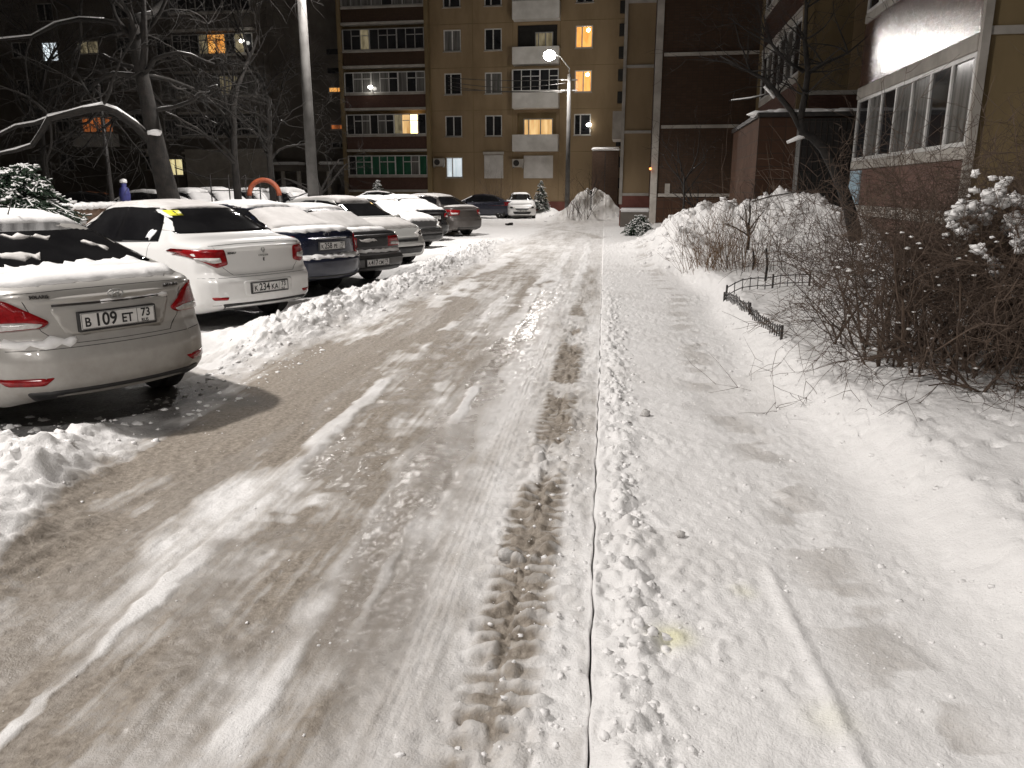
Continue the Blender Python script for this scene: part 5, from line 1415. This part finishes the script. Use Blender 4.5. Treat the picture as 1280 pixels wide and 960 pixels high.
def lamps():
    # concrete post on the left, its lamp above the frame
    b = at(392, 250, 24.5); t = at(374, 0, 24.5)
    o = empty('street_lamp', (b.x, b.y, 0)); tag(o, 'thick concrete lamp post rising between the parked row and the bare trees', 'street lamp', 'street lamps')
    mb = MB(); mb.tube([(0, 0, -.2), (0, 0, 9.2)], [.18, .11], 16); mb.build('post', M['concrete'], o, True)
    mb = MB(); mb.tube([(0, 0, 9.0), (.15, -.1, 9.5), (.9, -.5, 9.9), (1.35, -.75, 9.95)], .03, 8); mb.build('bracket', M['metal_grey'], o, True)
    lamp_head(o, (1.55, -.86, 9.97), (1.35, -.75, 0))
    mb = MB()
    for z in (1.2, 1.5): mb.tube([(.175 * math.cos(k * math.pi / 6), .175 * math.sin(k * math.pi / 6), z) for k in range(13)], .012, 5)
    mb.build('band', M['metal_dark'], o)
    # far post, burning
    b = at(709, 255, 50); zt = at(707, 93, 50).z
    o = empty('street_lamp', (b.x, b.y, 0)); tag(o, 'lit street lamp on a slim pale post before the gold block', 'street lamp', 'street lamps')
    mb = MB(); mb.tube([(0, 0, -.2), (0, 0, zt)], [.16, .11], 14); mb.build('post', M['concrete'], o, True)
    h = at(687, 68, 49.5) - Vector((b.x, b.y, 0))
    mb = MB(); mb.tube([(0, 0, zt - .3), (0, -.02, zt + .35), (h.x * .5, h.y * .5, h.z - .05), (h.x, h.y, h.z + .02)], .035, 8); mb.build('bracket', M['metal_grey'], o, True)
    lamp_head(o, h, (-1, -.2, 0))
    g = MB(); g.blob(h + Vector((0, 0, -.06)), .34, 2, (1.1, 1, .9), .03); g.build('bulb', M['lamp_white'], o, True)  # lit bulb, drawn oversize to take in the lamp's glare
    mb = MB(); mb.box(-.5, .5, -.04, .04, zt - .35, zt - .27); mb.box(-.5, .5, -.04, .04, zt - .95, zt - .88); mb.build('cross_arm', M['metal_grey'], o)
    wl = h + Vector((b.x, b.y, 0))
    for k, (dy, dz, sag) in enumerate(((0, -.3, .12), (0, -.5, .3), (0, -.9, .25), (0, -1.02, .02))):
        p = Vector((b.x - .3 + .05 * k, b.y - .05, zt + dz)); e = at(560, 97 + k * 5, 55.2)
        pts = [p.lerp(e, i / 10) + Vector((0, 0, -sag * 4 * (i / 10) * (1 - i / 10))) for i in range(11)]
        w = MB(); w.tube(pts, .022, 5); w = w.build('overhead_wire', M['concrete'], None, True)
        tag(w, ['topmost pale wire from the lit lamp post to the gold block', 'second pale wire from the top at the lit lamp post', 'third pale wire from the top at the lit lamp post', 'lowest pale wire at the lit lamp post'][k], 'wire', 'wires at the lit lamp post')
    # ---- the light itself
    W = (1, .952, .915)
    lamp_light(wl + Vector((0, -.1, -.45)), 2900, 'far_street_lamp_light', .2, 166, W, wl + Vector((-1, -5.5, -9)), .35)
    b = at(392, 250, 24.5)
    dn = lambda p: (p[0], p[1], 0)
    for nm, p, e, sz in (('left_street_lamp_light', (b.x + 1.6, b.y - .95, 9.6), 5600, 138), ('side_street_lamp_light', (-8.2, 6.6, 9.0), 5500, 170), ('rear_street_lamp_light', (-2.5, -7, 9.5), 3800, 150), ('road_street_lamp_light', (-8.5, 38, 9.5), 2200, 138)):
        lamp_light(p, e, nm, .26, sz, W, dn(p), .4)

def grow(mb, snow, p, d, r, length, depth, rr, spread=.6, up=.15, taper=.62, kids=(2, 4), droop=0, minr=.004, n=5, seg=5, curl=.22, sides=(7, 5, 4, 3), stat=None, snowr=.02):
    pts, rad = [Vector(p)], [r]
    d = Vector(d).normalized(); q = Vector(p)
    for i in range(seg):
        d = (d + Vector((rr.uniform(-1, 1), rr.uniform(-1, 1), rr.uniform(-1, 1))) * curl + Vector((0, 0, up - droop * (i / seg)))).normalized()
        q = q + d * (length / seg); pts.append(q.copy()); rad.append(r * (1 - .55 * (i + 1) / seg))
    sd = sides[min(len(sides) - 1, max(0, 3 - depth))]
    mb.tube(pts, rad, sd, cap=False)
    if snow is not None and r > snowr:
        sp = [x + Vector((0, 0, y * .6)) for x, y in zip(pts, rad)]
        if abs((pts[-1] - pts[0]).normalized().z) < .85: snow.tube(sp, [y * .6 * rr.uniform(.25, 1.1) for y in rad], 5)
    if depth <= 0: return
    for k in range(rr.randint(*kids)):
        i = rr.randint(max(1, seg // 3), seg); b = pts[i]
        t = (pts[i] - pts[i - 1]).normalized(); s = Vector((rr.gauss(0, 1), rr.gauss(0, 1), rr.gauss(0, .7)))
        s = (s - t * s.dot(t)).normalized()
        nd = (t * (1 - spread) + s * spread).normalized()
        nr = max(minr, rad[i] * taper * rr.uniform(.7, 1.1))
        grow(mb, snow, b, nd, nr, length * rr.uniform(.5, .85), depth - 1, rr, spread, up, taper, kids, droop, minr, n, max(3, seg - 1), curl, sides, stat, snowr)

def trees():
    # big leaning tree at the left
    Y = 22.0
    P = lambda px, py, dy=0: at(px, py, Y + dy)
    rr = random.Random(3)
    b = P(212, 262); o = empty('bare_tree', (b.x, b.y, 0)); tag(o, 'big bare tree with a thick leaning trunk and a snow laden arching limb', 'tree', 'bare trees')
    L = lambda v: v - Vector((b.x, b.y, 0))
    mb = MB(); sn = MB()
    trunk = [Vector((.1, 0, -.3)), L(P(212, 250)), L(P(203, 215)), L(P(195, 180)), L(P(187, 140)), L(P(178, 95)), L(P(169, 50)), L(P(167, 30))]
    mb.tube(trunk, [.34, .29, .26, .235, .20, .17, .14, .13], 10)
    up1 = [L(P(167, 30)), L(P(172, 22)), L(P(190, 18, .4)), L(P(205, 0, .8)), L(P(225, -40, 1)), L(P(235, -110, 1.4))]; mb.tube(up1, [.13, .12, .10, .085, .06, .03], 7); sn.tube([p + Vector((0, 0, .06)) for p in up1[1:4]], [.06, .05, .03], 5)
    up2 = [L(P(178, 95)), L(P(181, 60, -.3)), L(P(180, 20, -.5)), L(P(178, -40, -.8))]; mb.tube(up2, [.10, .09, .07, .03], 7)
    arch = [L(P(197, 185)), L(P(185, 172, -.1)), L(P(168, 156, -.3)), L(P(145, 140, -.6)), L(P(128, 134, -.8)), L(P(104, 138, -1)), L(P(85, 143, -1.1)), L(P(62, 148, -1.2)), L(P(52, 165, -1.2)), L(P(40, 182, -1.3)), L(P(20, 188, -1.4)), L(P(-20, 196, -1.5))]
    ar = [.13, .12, .11, .10, .095, .09, .085, .08, .07, .06, .05, .03]
    mb.tube(arch, ar, 7); sn.tube([p + Vector((0, 0, r_ * .75)) for p, r_ in zip(arch, ar)][1:], [r_ * rr.uniform(.55, .85) for r_ in ar][1:], 6)
    ar2 = [L(P(62, 148, -1.2)), L(P(45, 154, -1.1)), L(P(20, 158, -1)), L(P(0, 168, -1)), L(P(-40, 175, -1))]; mb.tube(ar2, [.06, .055, .045, .04, .02], 6); sn.tube([p + Vector((0, 0, .04)) for p in ar2], [.045, .04, .035, .03, .015], 5)
    ar3 = [L(P(150, 30, .3)), L(P(130, 26, .3)), L(P(100, 24, .4)), L(P(70, 30, .4)), L(P(40, 46, .4)), L(P(0, 50, .4)), L(P(-50, 52, .4))]; mb.tube([L(P(167, 50))] + ar3, [.08, .075, .07, .06, .05, .04, .03, .015], 6); sn.tube([p + Vector((0, 0, .045)) for p in ar3[1:]], [.045, .04, .04, .03, .03, .015], 5)
    knot = L(P(194, 172)); sn.blob(knot + Vector((.05, -.12, .12)), .17, 5, (1.1, .9, .6), .15)
    for base, r0, dirs in ((trunk[5], .07, ((-1, -.3, .3), (1, .4, .2), (-.6, .5, .6), (.8, -.4, .1))), (trunk[6], .06, ((-.8, .3, .5), (.9, .2, .2), (.3, -.5, .6), (-.2, .8, .4))), (up1[4], .05, ((.6, .2, .6), (-.5, .3, .7), (.9, -.2, .1))), (trunk[4], .06, ((-1, .2, .1), (.9, -.1, .2))), (arch[4], .04, ((-.3, .3, -.5), (.2, -.3, .7), (-.5, 0, .6))), (arch[7], .035, ((-.4, .2, .6), (.1, .3, -.6))), (ar3[2], .04, ((-.3, .2, -.6), (-.6, .1, .7), (.1, .2, .8))), (ar3[4], .03, ((-.5, .2, .6), (-.5, .2, -.5)))):
        for d in dirs: grow(mb, sn, base, d, r0, rr.uniform(1.6, 2.8), 3, rr, .55, .02, .62, (3, 4), .12, .006, curl=.34, seg=7, snowr=.05)
    mb.build('trunk_and_limbs', M['bark'], o, True); sn.build('branch_snow', M['snow_cap'], o, True)
    # spreading bare trees left of the lamp post
    for i, (px, Yt, h, lab, seed, dr) in enumerate(((296, 27, 4.2, 'bare tree with drooping twigs standing left of the concrete lamp post', 11, .22), (340, 31, 4.6, 'many branched bare tree just behind the concrete lamp post', 21, .25), (60, 30, 4.5, 'dark bare tree beyond the snowy conifer at far left', 33, .1))):
        b = at(px, 250, Yt); rr = random.Random(seed); o = empty('bare_tree', (b.x, b.y, 0)); tag(o, lab, 'tree', 'bare trees'); mb = MB(); sn = MB()
        tr = [(0, 0, -.2), (.05, 0, h * .3), (.0, .1, h * .65), (.12, .05, h)]; mb.tube(tr, [.15, .13, .11, .09], 8)
        for k in range(9):
            a = rr.uniform(0, 6.28); z = h * rr.uniform(.55, 1.0)
            grow(mb, sn, (0.03, .05, z), (math.cos(a) * .7, math.sin(a) * .7, .8), .055, rr.uniform(1.8, 3.0), 4, rr, .5, .05, .62, (2, 4), dr, .005, curl=.28, seg=7, snowr=.05)
        grow(mb, sn, tr[-1], (0, 0, 1), .085, 2.6, 4, rr, .5, .1, .65, (3, 4), dr, .005, seg=7, snowr=.07)
        mb.build('trunk_and_limbs', M['bark'], o, True); sn.build('branch_snow', M['snow_cap'], o, True)
    # small dark tree right of the post
    b = at(404, 250, 30); rr = random.Random(8); o = empty('small_tree', (b.x, b.y, 0)); tag(o, 'short dark forked tree leaning just right of the concrete lamp post', 'tree', 'small bare trees'); mb = MB()
    mb.tube([(0.35, 0, -.1), (.2, 0, .6), (-.1, 0, 1.5), (-.25, 0, 2.2)], [.14, .12, .10, .06], 7)
    for d in ((-.8, 0, .5), (.7, .2, .6), (.2, .4, 1), (-.3, -.4, .9)): grow(mb, None, (-.1, 0, 1.5), d, .05, 1.5, 3, rr, .5, .05, .6, (2, 3), .1, .006)
    mb.build('trunk_and_limbs', M['bark'], o, True)
    # leaning tree at the right, before the porch
    Yr = 14.6; P = lambda px, py, dy=0: at(px, py, Yr + dy); rr = random.Random(14)
    b = P(1066, 272); o = empty('bare_tree', (b.x, b.y, 0)); tag(o, 'dark leaning bare tree before the tiled porch with a snowy crook', 'tree', 'bare trees'); mb = MB(); sn = MB()
    L = lambda px, py, dy=0: P(px, py, dy) - Vector((b.x, b.y, 0))
    tk = [L(1070, 300), L(1062, 262), L(1052, 232), L(1040, 205), L(1029, 185), L(1016, 172), L(1003, 166), L(1000, 150)]; mb.tube(tk, [.13, .11, .10, .095, .085, .075, .07, .06], 8)
    b1 = [L(1003, 166), L(990, 140), L(972, 118), L(958, 100), L(938, 90), L(900, 70, .5)]; mb.tube(b1, [.05, .05, .045, .035, .025, .01], 6)
    b2 = [L(1000, 150), L(1006, 120), L(1010, 90), L(1006, 50), L(1008, 10), L(1005, -40)]; mb.tube(b2, [.06, .055, .05, .04, .03, .015], 6)
    b3 = [L(1010, 92), L(1030, 80), L(1060, 66), L(1085, 45)]; mb.tube(b3, [.03, .025, .02, .008], 5)
    b4 = [L(1005, 90), L(985, 78), L(965, 55), L(955, 20)]; mb.tube(b4, [.03, .025, .02, .008], 5)
    sn.tube([L(984, 178), L(998, 172), L(1012, 169)], [.03, .045, .03], 6); sn.tube([L(1030, 183), L(1041, 200)], [.03, .02], 5)
    sn.tube([L(914, 125), L(938, 122), L(955, 118)], [.012, .016, .012], 5); mb.tube([L(912, 126), L(940, 123), L(962, 117), L(975, 122)], .012, 5)
    sn.tube([L(955, 108), L(968, 122)], [.02, .03], 5)
    for q in (b1[2], b1[3], b1[4], b2[1], b2[2], b2[3], b2[4], b3[1], b3[2], b4[1], b4[2]):
        for k in range(3): grow(mb, None, q, (rr.uniform(-1, 1), rr.uniform(-.6, .6), rr.uniform(-.1, .9)), .016, rr.uniform(.6, 1.2), 3, rr, .5, .05, .62, (2, 3), .04, .0035)
    mb.build('trunk_and_limbs', M['bark'], o, True); sn.build('branch_snow', M['snow_cap'], o, True)
    # saplings standing in the ploughed heaps
    for px, py, Yt, h, lab, seed in ((936, 290, 16.5, 1.25, 'thin forked sapling standing in the front of the big snow heap', 3), (854, 262, 22, 2.3, 'bare sapling by the brown wall left of the big snow heap', 6), (868, 262, 23, 1.7, 'bare slender sapling close to the brown wall behind the big heap', 9), (738, 276, 44, 2.2, 'dark bare shrub growing from the grey speckled far snow heap', 12)):
        p = at(px, py, Yt); rr = random.Random(seed); z = zat(p.x, p.y); o = empty('sapling', (p.x, p.y, z)); tag(o, lab, 'sapling', 'saplings in the snow'); mb = MB(); sn = MB()
        mb.tube([(0, 0, -.3), (0.01, 0, h * .2), (-.02, 0, h * .45)], [.035, .03, .028], 6)
        for k in range(6): grow(mb, sn, (-.01, 0, h * rr.uniform(.2, .45)), (rr.uniform(-1, 1), rr.uniform(-.6, .6), rr.uniform(.6, 1.2)), .02, h * .45, 3, rr, .5, .06, .62, (2, 3), .05, .0035, snowr=.014)
        mb.build('stem_and_branches', M['bark'], o, True)
        if sn.v: sn.build('branch_snow', M['snow_cap'], o, True)

def conifer(px, py, Y, h, w, lab, seed, n=11, cat='conifer', dens=1.0, shape=.75):
    p = at(px, py, Y); rr = random.Random(seed); o = empty('young_spruce', (p.x, p.y, zat(p.x, p.y))); tag(o, lab, cat, 'young conifers')
    mb, sn, tr = MB(), MB(), MB(); tr.tube([(0, 0, -.2), (0, 0, h * .97)], [.05 * w, .01], 6)
    for L in range(n):
        u = (L + .3) / n; z = h * (.06 + .92 * u); z0_ = z; rad = w * (1 - u) ** shape + .04
        for k in range(int((6 + 10 * (1 - u)) * dens)):
            z = z0_ + rr.uniform(-.5, .5) * h / n; a = rr.uniform(0, 6.28); le = rad * rr.uniform(.65, 1.12)
            d = Vector((math.cos(a), math.sin(a), 0)); s0 = Vector((0, 0, z))
            pts = [s0, s0 + d * le * .5 + Vector((0, 0, .06 * le)), s0 + d * le + Vector((0, 0, -.16 * le + rr.uniform(-.05, .05)))]
            mb.tube(pts, [.018, .014, .004], 4)
            for j in range(18):
                q = pts[0].lerp(pts[1], j / 9) if j < 9 else pts[1].lerp(pts[2], (j - 9) / 9)
                for sg in (-1, 1):
                    e = q + (d * .5 + Vector((-d.y, d.x, 0)) * sg * .6 + Vector((rr.uniform(-.4, .4), rr.uniform(-.4, .4), rr.uniform(-.7, .25)))) * (.22 * w * rr.uniform(.5, 1) * (.4 + .6 * (1 - u)))
                    mb.tube([q, e], [.008, .014], 3)
                    if rr.random() < .30: sn.tube([q + Vector((0, 0, .016)), e + Vector((0, 0, .02))], [.006, .016 * rr.uniform(.5, 1.2)], 4)
            if rr.random() < .4: sn.tube([x + Vector((0, 0, .016)) for x in pts[1:]], [.016 * rr.uniform(.2, 1.2), .010], 5)
            if rr.random() < .35: sn.blob(pts[2] + Vector((0, 0, .02)), .05 * w * rr.uniform(.4, 1), k, (1.3, 1.1, .5), .3)
    tr.build('trunk', M['bark'], o, True); mb.build('crown', M['needle'], o); sn.build('branch_snow', M['snow_cap'], o, True)

def big_bush():
    """dense bare hedge at the right with snow on its crown"""
    rr = random.Random(77)
    c = on_ground(1200, 500, .3); cx, cy = c.x + .50, c.y + .50
    z0 = zat(cx, cy)
    o = empty('bare_hedge', (cx, cy, z0)); tag(o, 'large dense bare hedge at right with snow clumps on its crown', 'hedge', 'bare shrubs')
    mb, sn, tw = MB(), MB(), MB()
    for i in range(270):
        bx, by = rr.uniform(-.62, 2.2), rr.uniform(-.35, 1.6)
        if bx > .5 and i % 3 == 0: by -= .35
        lean = Vector((rr.gauss(-.12 if bx < .3 else 0, .38), rr.gauss(-.15, .38), 1))
        if bx < -.3: lean.x -= .12
        h = rr.uniform(.65, 1.32) * (1.0 if bx > -.2 else .88)
        grow(mb, None, (bx, by, -.12), lean, rr.choice((.006, .008, .010, .014, .02)), h, 4, rr, .52, .03, .72, (2, 4), .06, .0022, seg=5, curl=.26, sides=(5, 4, 3, 3))
    # low arching sprays that reach over the snow in front
    for i in range(80):
        bx = rr.uniform(-.05, 1.9); d = Vector((rr.uniform(-.7, .5), rr.uniform(-1, -.25), rr.uniform(.0, .5)))
        grow(mb, None, (bx, -.25, rr.uniform(-.05, .25)), d, rr.uniform(.005, .009), rr.uniform(.25, .48), 3, rr, .5, .0, .72, (2, 4), .12, .002, seg=5, curl=.28, sides=(5, 4, 3, 3))
    mb.build('branches', M['twig'], o, True)
    for ccx, ccy, nn, sp_ in ((1212, 258, 16, 12), (1248, 247, 26, 13), (1270, 252, 18, 9), (1232, 268, 20, 14), (1206, 290, 14, 13), (1226, 309, 10, 12), (1265, 275, 24, 16), (1245, 330, 14, 14), (1270, 300, 16, 12), (1190, 270, 10, 8), (1240, 240, 16, 22)):
        dy0 = rr.uniform(-.1, .35)
        for i in range(nn):
            g = at(ccx + rr.gauss(0, sp_ * .55), ccy + rr.gauss(0, sp_ * .45), cy + dy0 + rr.uniform(-.1, .1)) - Vector((cx, cy, z0)); sn.blob(g, rr.uniform(.010, .042), i + int(ccx), (rr.uniform(.8, 1.3), 1, rr.uniform(.6, .9)), .38)
    for i in range(110):
        px, py = rr.uniform(1040, 1290), rr.uniform(290, 490); g = at(px, py, cy + rr.uniform(-.3, .5)) - Vector((cx, cy, z0)); sn.blob(g, rr.uniform(.004, .014), i, (1.4, 1, .6), .3)
    sn.build('snow_clumps', M['snow_cap'], o, True)

def shrub(px, py, Y, w, d, h, n, lab, mat, seed, depth=2, lean=.35, name='bare_shrub', r=.006, lx=0):
    rr = random.Random(seed); p = at(px, py, Y); z = zat(p.x, p.y); o = empty(name, (p.x, p.y, z)); tag(o, lab, 'shrub', 'bare shrubs')
    mb = MB()
    for i in range(n):
        bx, by = rr.uniform(-w, w), rr.uniform(-d, d)
        zz = zat(p.x + bx, p.y + by) - z
        grow(mb, None, (bx, by, zz - .1), (rr.gauss(lx, lean), rr.gauss(0, lean), 1), r * rr.uniform(.7, 1.3), h * rr.uniform(.6, 1.1), depth, rr, .4, .06, .7, (1, 3), .02, .003, seg=4, curl=.14, sides=(4, 4, 3, 3))
    mb.build('branches', mat, o, True)

def low_fence():
    # two runs of the low iron border fence
    def run(a, b, n, lab, seed, h=.2):
        a, b = Vector(a), Vector(b); rr = random.Random(seed); za, zb = zat(a.x, a.y), zat(b.x, b.y)
        o = empty('border_fence', (a.x, a.y, 0)); tag(o, lab, 'fence', 'low border fences'); mb = MB()
        pts = []
        for i in range(n + 1):
            p = a.lerp(b, i / n); z = zat(p.x, p.y); q = Vector((p.x - a.x, p.y - a.y, z)); pts.append(q)
            mb.tube([q - Vector((0, 0, .08)), q + Vector((0, 0, h))], .006, 5)
        mb.build('bars', M['metal_dark'], o)
        r = MB(); r.tube([q + Vector((0, 0, h - .02)) for q in pts], .008, 5); r.tube([q + Vector((0, 0, .05)) for q in pts], .007, 5); r.build('rails', M['metal_dark'], o, True)
        for i in (0, n // 2 + 1, n):
            q = pts[i]; m = MB(); m.box(q.x - .011, q.x + .011, q.y - .011, q.y + .011, q.z - .1, q.z + h + .02); m.build('post', M['metal_dark'], o)
    a = on_ground(906, 362, .32); b = on_ground(977, 418, .30); c = on_ground(1012, 352, .38)
    run((a.x, a.y, 0), (b.x, b.y, 0), 34, 'low dark iron fence running towards the camera beside the snowy path', 1, .12)
    run((a.x + .05, a.y + .08, 0), (c.x, c.y, 0), 11, 'low wire fence across the flower bed behind the flat snow patch', 2, .18)

def playground():
    # orange arch
    p = at(331, 250, 27.5); o = empty('tyre_arch', (p.x, p.y, .1)); tag(o, 'orange arched half tyre of the playground with dark legs beyond the cars', 'playground arch')
    zt = at(331, 225, 27.5).z - .1; r = .52
    mb = MB(); mb.tube([(r * math.cos(a), 0, zt - r + r * math.sin(a)) for a in [math.pi * k / 16 for k in range(17)]], .085, 10)
    mb.build('arch', mottled('faded_orange_paint', (.24, .05, .018), (.34, .08, .03), 4, .6), o, True)
    for s in (-1, 1):
        m = MB(); m.tube([(s * r, 0, -.2), (s * r, 0, zt - r + .01)], .08, 8); m.build('leg', M['metal_dark'], o, True)
    # iron climbing bars beside it
    p = at(300, 250, 28.5); o = empty('climbing_frame', (p.x, p.y, .1)); tag(o, 'thin dark iron bars of a playground frame left of the orange arch', 'climbing frame'); mb = MB()
    for x in (-1.0, -.35, .25, .75): mb.tube([(x, 0, -.2), (x, 0, 2.1)], .022, 6)
    for z in (1.55, 1.95): mb.tube([(-1.0, 0, z), (.75, 0, z)], .018, 6)
    mb.tube([(-1.0, 0, 1.95), (-2.3, .2, 2.35)], .02, 6); mb.tube([(-.35, 0, 1.6), (.25, 0, 2.1)], .018, 6)
    mb.build('bars', M['metal_dark'], o)
    # blue carved post with a cap of snow
    p = at(157, 252, 25); o = empty('carved_post', (p.x, p.y, .05)); o.scale = (.72, .72, .84); tag(o, 'blue painted playground post with a cap of snow beyond the white sedan', 'playground post')
    q = MB(); q.lathe([(.14, -.2), (.15, .9), (.19, 1.35), (.23, 1.75), (.19, 1.98), (.10, 2.04), (.12, 2.14), (.08, 2.2)], 12); q.build('post', mottled('blue_paint', (.02, .023, .12), (.04, .045, .20), 6, .6), o, True)
    q = MB(); q.tube([(-.15, -.06, 1.75), (-.34, -.1, 1.3), (-.24, -.12, 1.0)], [.06, .05, .03], 7); q.build('arm', M['white_paper'], o, True)
    q = MB(); q.blob((0, 0, 2.24), .15, 3, (1.1, 1.1, .6), .1); q.build('snow_cap', M['snow_cap'], o, True)
    # tall thin post
    p = at(141, 255, 24); o = MB(); o.tube([(0, 0, -.3), (0, 0, 4.6)], [.06, .05], 8); o.lathe([(.065, 4.6), (.03, 4.68)], 8); o = o.build('metal_post', M['metal_dark'], None, True); o.location = (p.x, p.y, 0); tag(o, 'thin dark metal post before the leaning tree at left', 'post')
    # brown board wall of the sandpit
    a = at(92, 262, 19); b = at(140, 258, 21); o = empty('board_wall', (a.x, a.y, 0)); tag(o, 'low brown board wall with snow on top beside the snowy conifer', 'board wall')
    d = b - a; ang = math.atan2(d.y, d.x); o.rotation_euler.z = ang; le = d.length + 1.6
    q = MB()
    for k in range(4): q.box(-.6, le, -.04, .04, .05 + k * .30, .05 + k * .30 + .29)
    q.build('boards', M['wood_brown'], o, bevel=.01)
    q = MB()
    for k in range(14): q.blob((-.5 + k * (le + .4) / 13, 0, 1.28), .17, k, (1.3, .8, .55), .15)
    q.build('snow_cap', M['snow_cap'], o, True)

def sticks():
    p = at(965, 245, 16.8); q = at(1022, 236, 16.6); r_ = at(940, 252, 17.0); o = MB(); o.tube([r_, p, q], [.016, .018, .012], 6); o = o.build('pole_stick', M['twig_grey'], None, True); tag(o, 'pale thin stick jutting sideways before the tiled porch', 'stick')
    for px, py, Y, h, lab in ((943, 305, 13.6, .35, 'short dark stake upright among the brown shrubs'), (957, 342, 11.9, .5, 'crooked dark stake by the wire fence among the shrubs')):
        p = at(px, py, Y); z = zat(p.x, p.y); o = MB(); o.tube([(0, 0, -.1), (.015, 0, h * .5), (-.02, 0, h)], [.02, .018, .015], 6); o = o.build('wooden_stake', M['bark'], None, True); o.location = (p.x, p.y, z); tag(o, lab, 'stake')
    p = on_ground(637, 282); o = MB(); o.blob((0, 0, 0), .16, 3, (1.4, .8, .4), .3); o = o.build('dark_clod', M['bark'], None, True); o.location = (p.x, p.y, zat(p.x, p.y) + .05); tag(o, 'small dark lump lying on the road before the white far car', 'clod')
# ================================================================== BUILD
build_cars()
build_ground()
clods()
far_block()
right_block()
lamps()
trees()
conifer(30, 268, 15.0, 2.05, 1.35, 'snow laden bushy conifer at the left edge behind the silver sedan', 5, 13, dens=1.8, shape=.45)
conifer(473, 250, 41, 2.1, .8, 'small young spruce dusted with snow below the brown balconies', 6, 12, dens=1.5)
conifer(676, 258, 51, 1.9, .6, 'small spruce with a snowy top beside the lit lamp post', 7, 12, dens=1.5)
conifer(799, 272, 29, .75, .6, 'tiny snow covered conifer by the step of the gold corner', 8, 8, dens=1.5, shape=.5)
big_bush()
shrub(905, 335, 14.2, .62, .8, .78, 100, 'rust brown shrub of upright stems at the edge of the snowy path', M['twig_red'], 3, 2, .30, lx=-.15)
shrub(985, 335, 13.4, 1.0, .7, .70, 26, 'sparse bare stems behind the low wire fence', M['twig_grey'], 4, 2, .22)
shrub(722, 276, 43.5, .5, .5, 1.4, 26, 'dark shrub stems at the foot of the far snow heap', M['twig'], 6, 2, .4, r=.012)
shrub(610, 236, 53.0, 1.3, .5, 1.7, 30, 'thin bare bushes under the white shutters of the far block', M['twig'], 16, 2, .4, r=.012)
low_fence()
playground()
sticks()

# ------------------------------------------------------------------ sky: a night sky over the town
w = bpy.data.worlds.new('World'); SC.world = w; w.use_nodes = True
nt = w.node_tree; bg = nt.nodes['Background']
sky = nt.nodes.new('ShaderNodeTexSky'); sky.sky_type = 'NISHITA'; sky.sun_disc = False; sky.sun_elevation = R(-4); sky.sun_rotation = R(200)
mx = nt.nodes.new('ShaderNodeMix'); mx.data_type = 'RGBA'; mx.inputs[0].default_value = .9
nt.links.new(sky.outputs[0], mx.inputs[6]); mx.inputs[7].default_value = (.175, .153, .135, 1)
nt.links.new(mx.outputs[2], bg.inputs[0]); bg.inputs[1].default_value = .15

cam = bpy.data.cameras.new('camera'); co = bpy.data.objects.new('camera', cam); COL.objects.link(co)
cam.sensor_width = 36; cam.lens = 36 * FOC / 1280; cam.clip_end = 2000; cam.clip_start = .05
co.location = (0, 0, EYE); co.rotation_euler = (math.pi / 2 - PITCH, 0, 0)
SC.camera = co
SC.view_settings.view_transform = 'Standard'; SC.view_settings.look = 'None'; SC.view_settings.gamma = 1; SC.view_settings.use_curve_mapping = False
SC.view_settings.exposure = 0
SC.render.resolution_x, SC.render.resolution_y = 1024, 768
SC.cycles.use_denoising = True
SC.cycles.sample_clamp_indirect = 6
SC.cycles.max_bounces = 6; SC.cycles.diffuse_bounces = 3
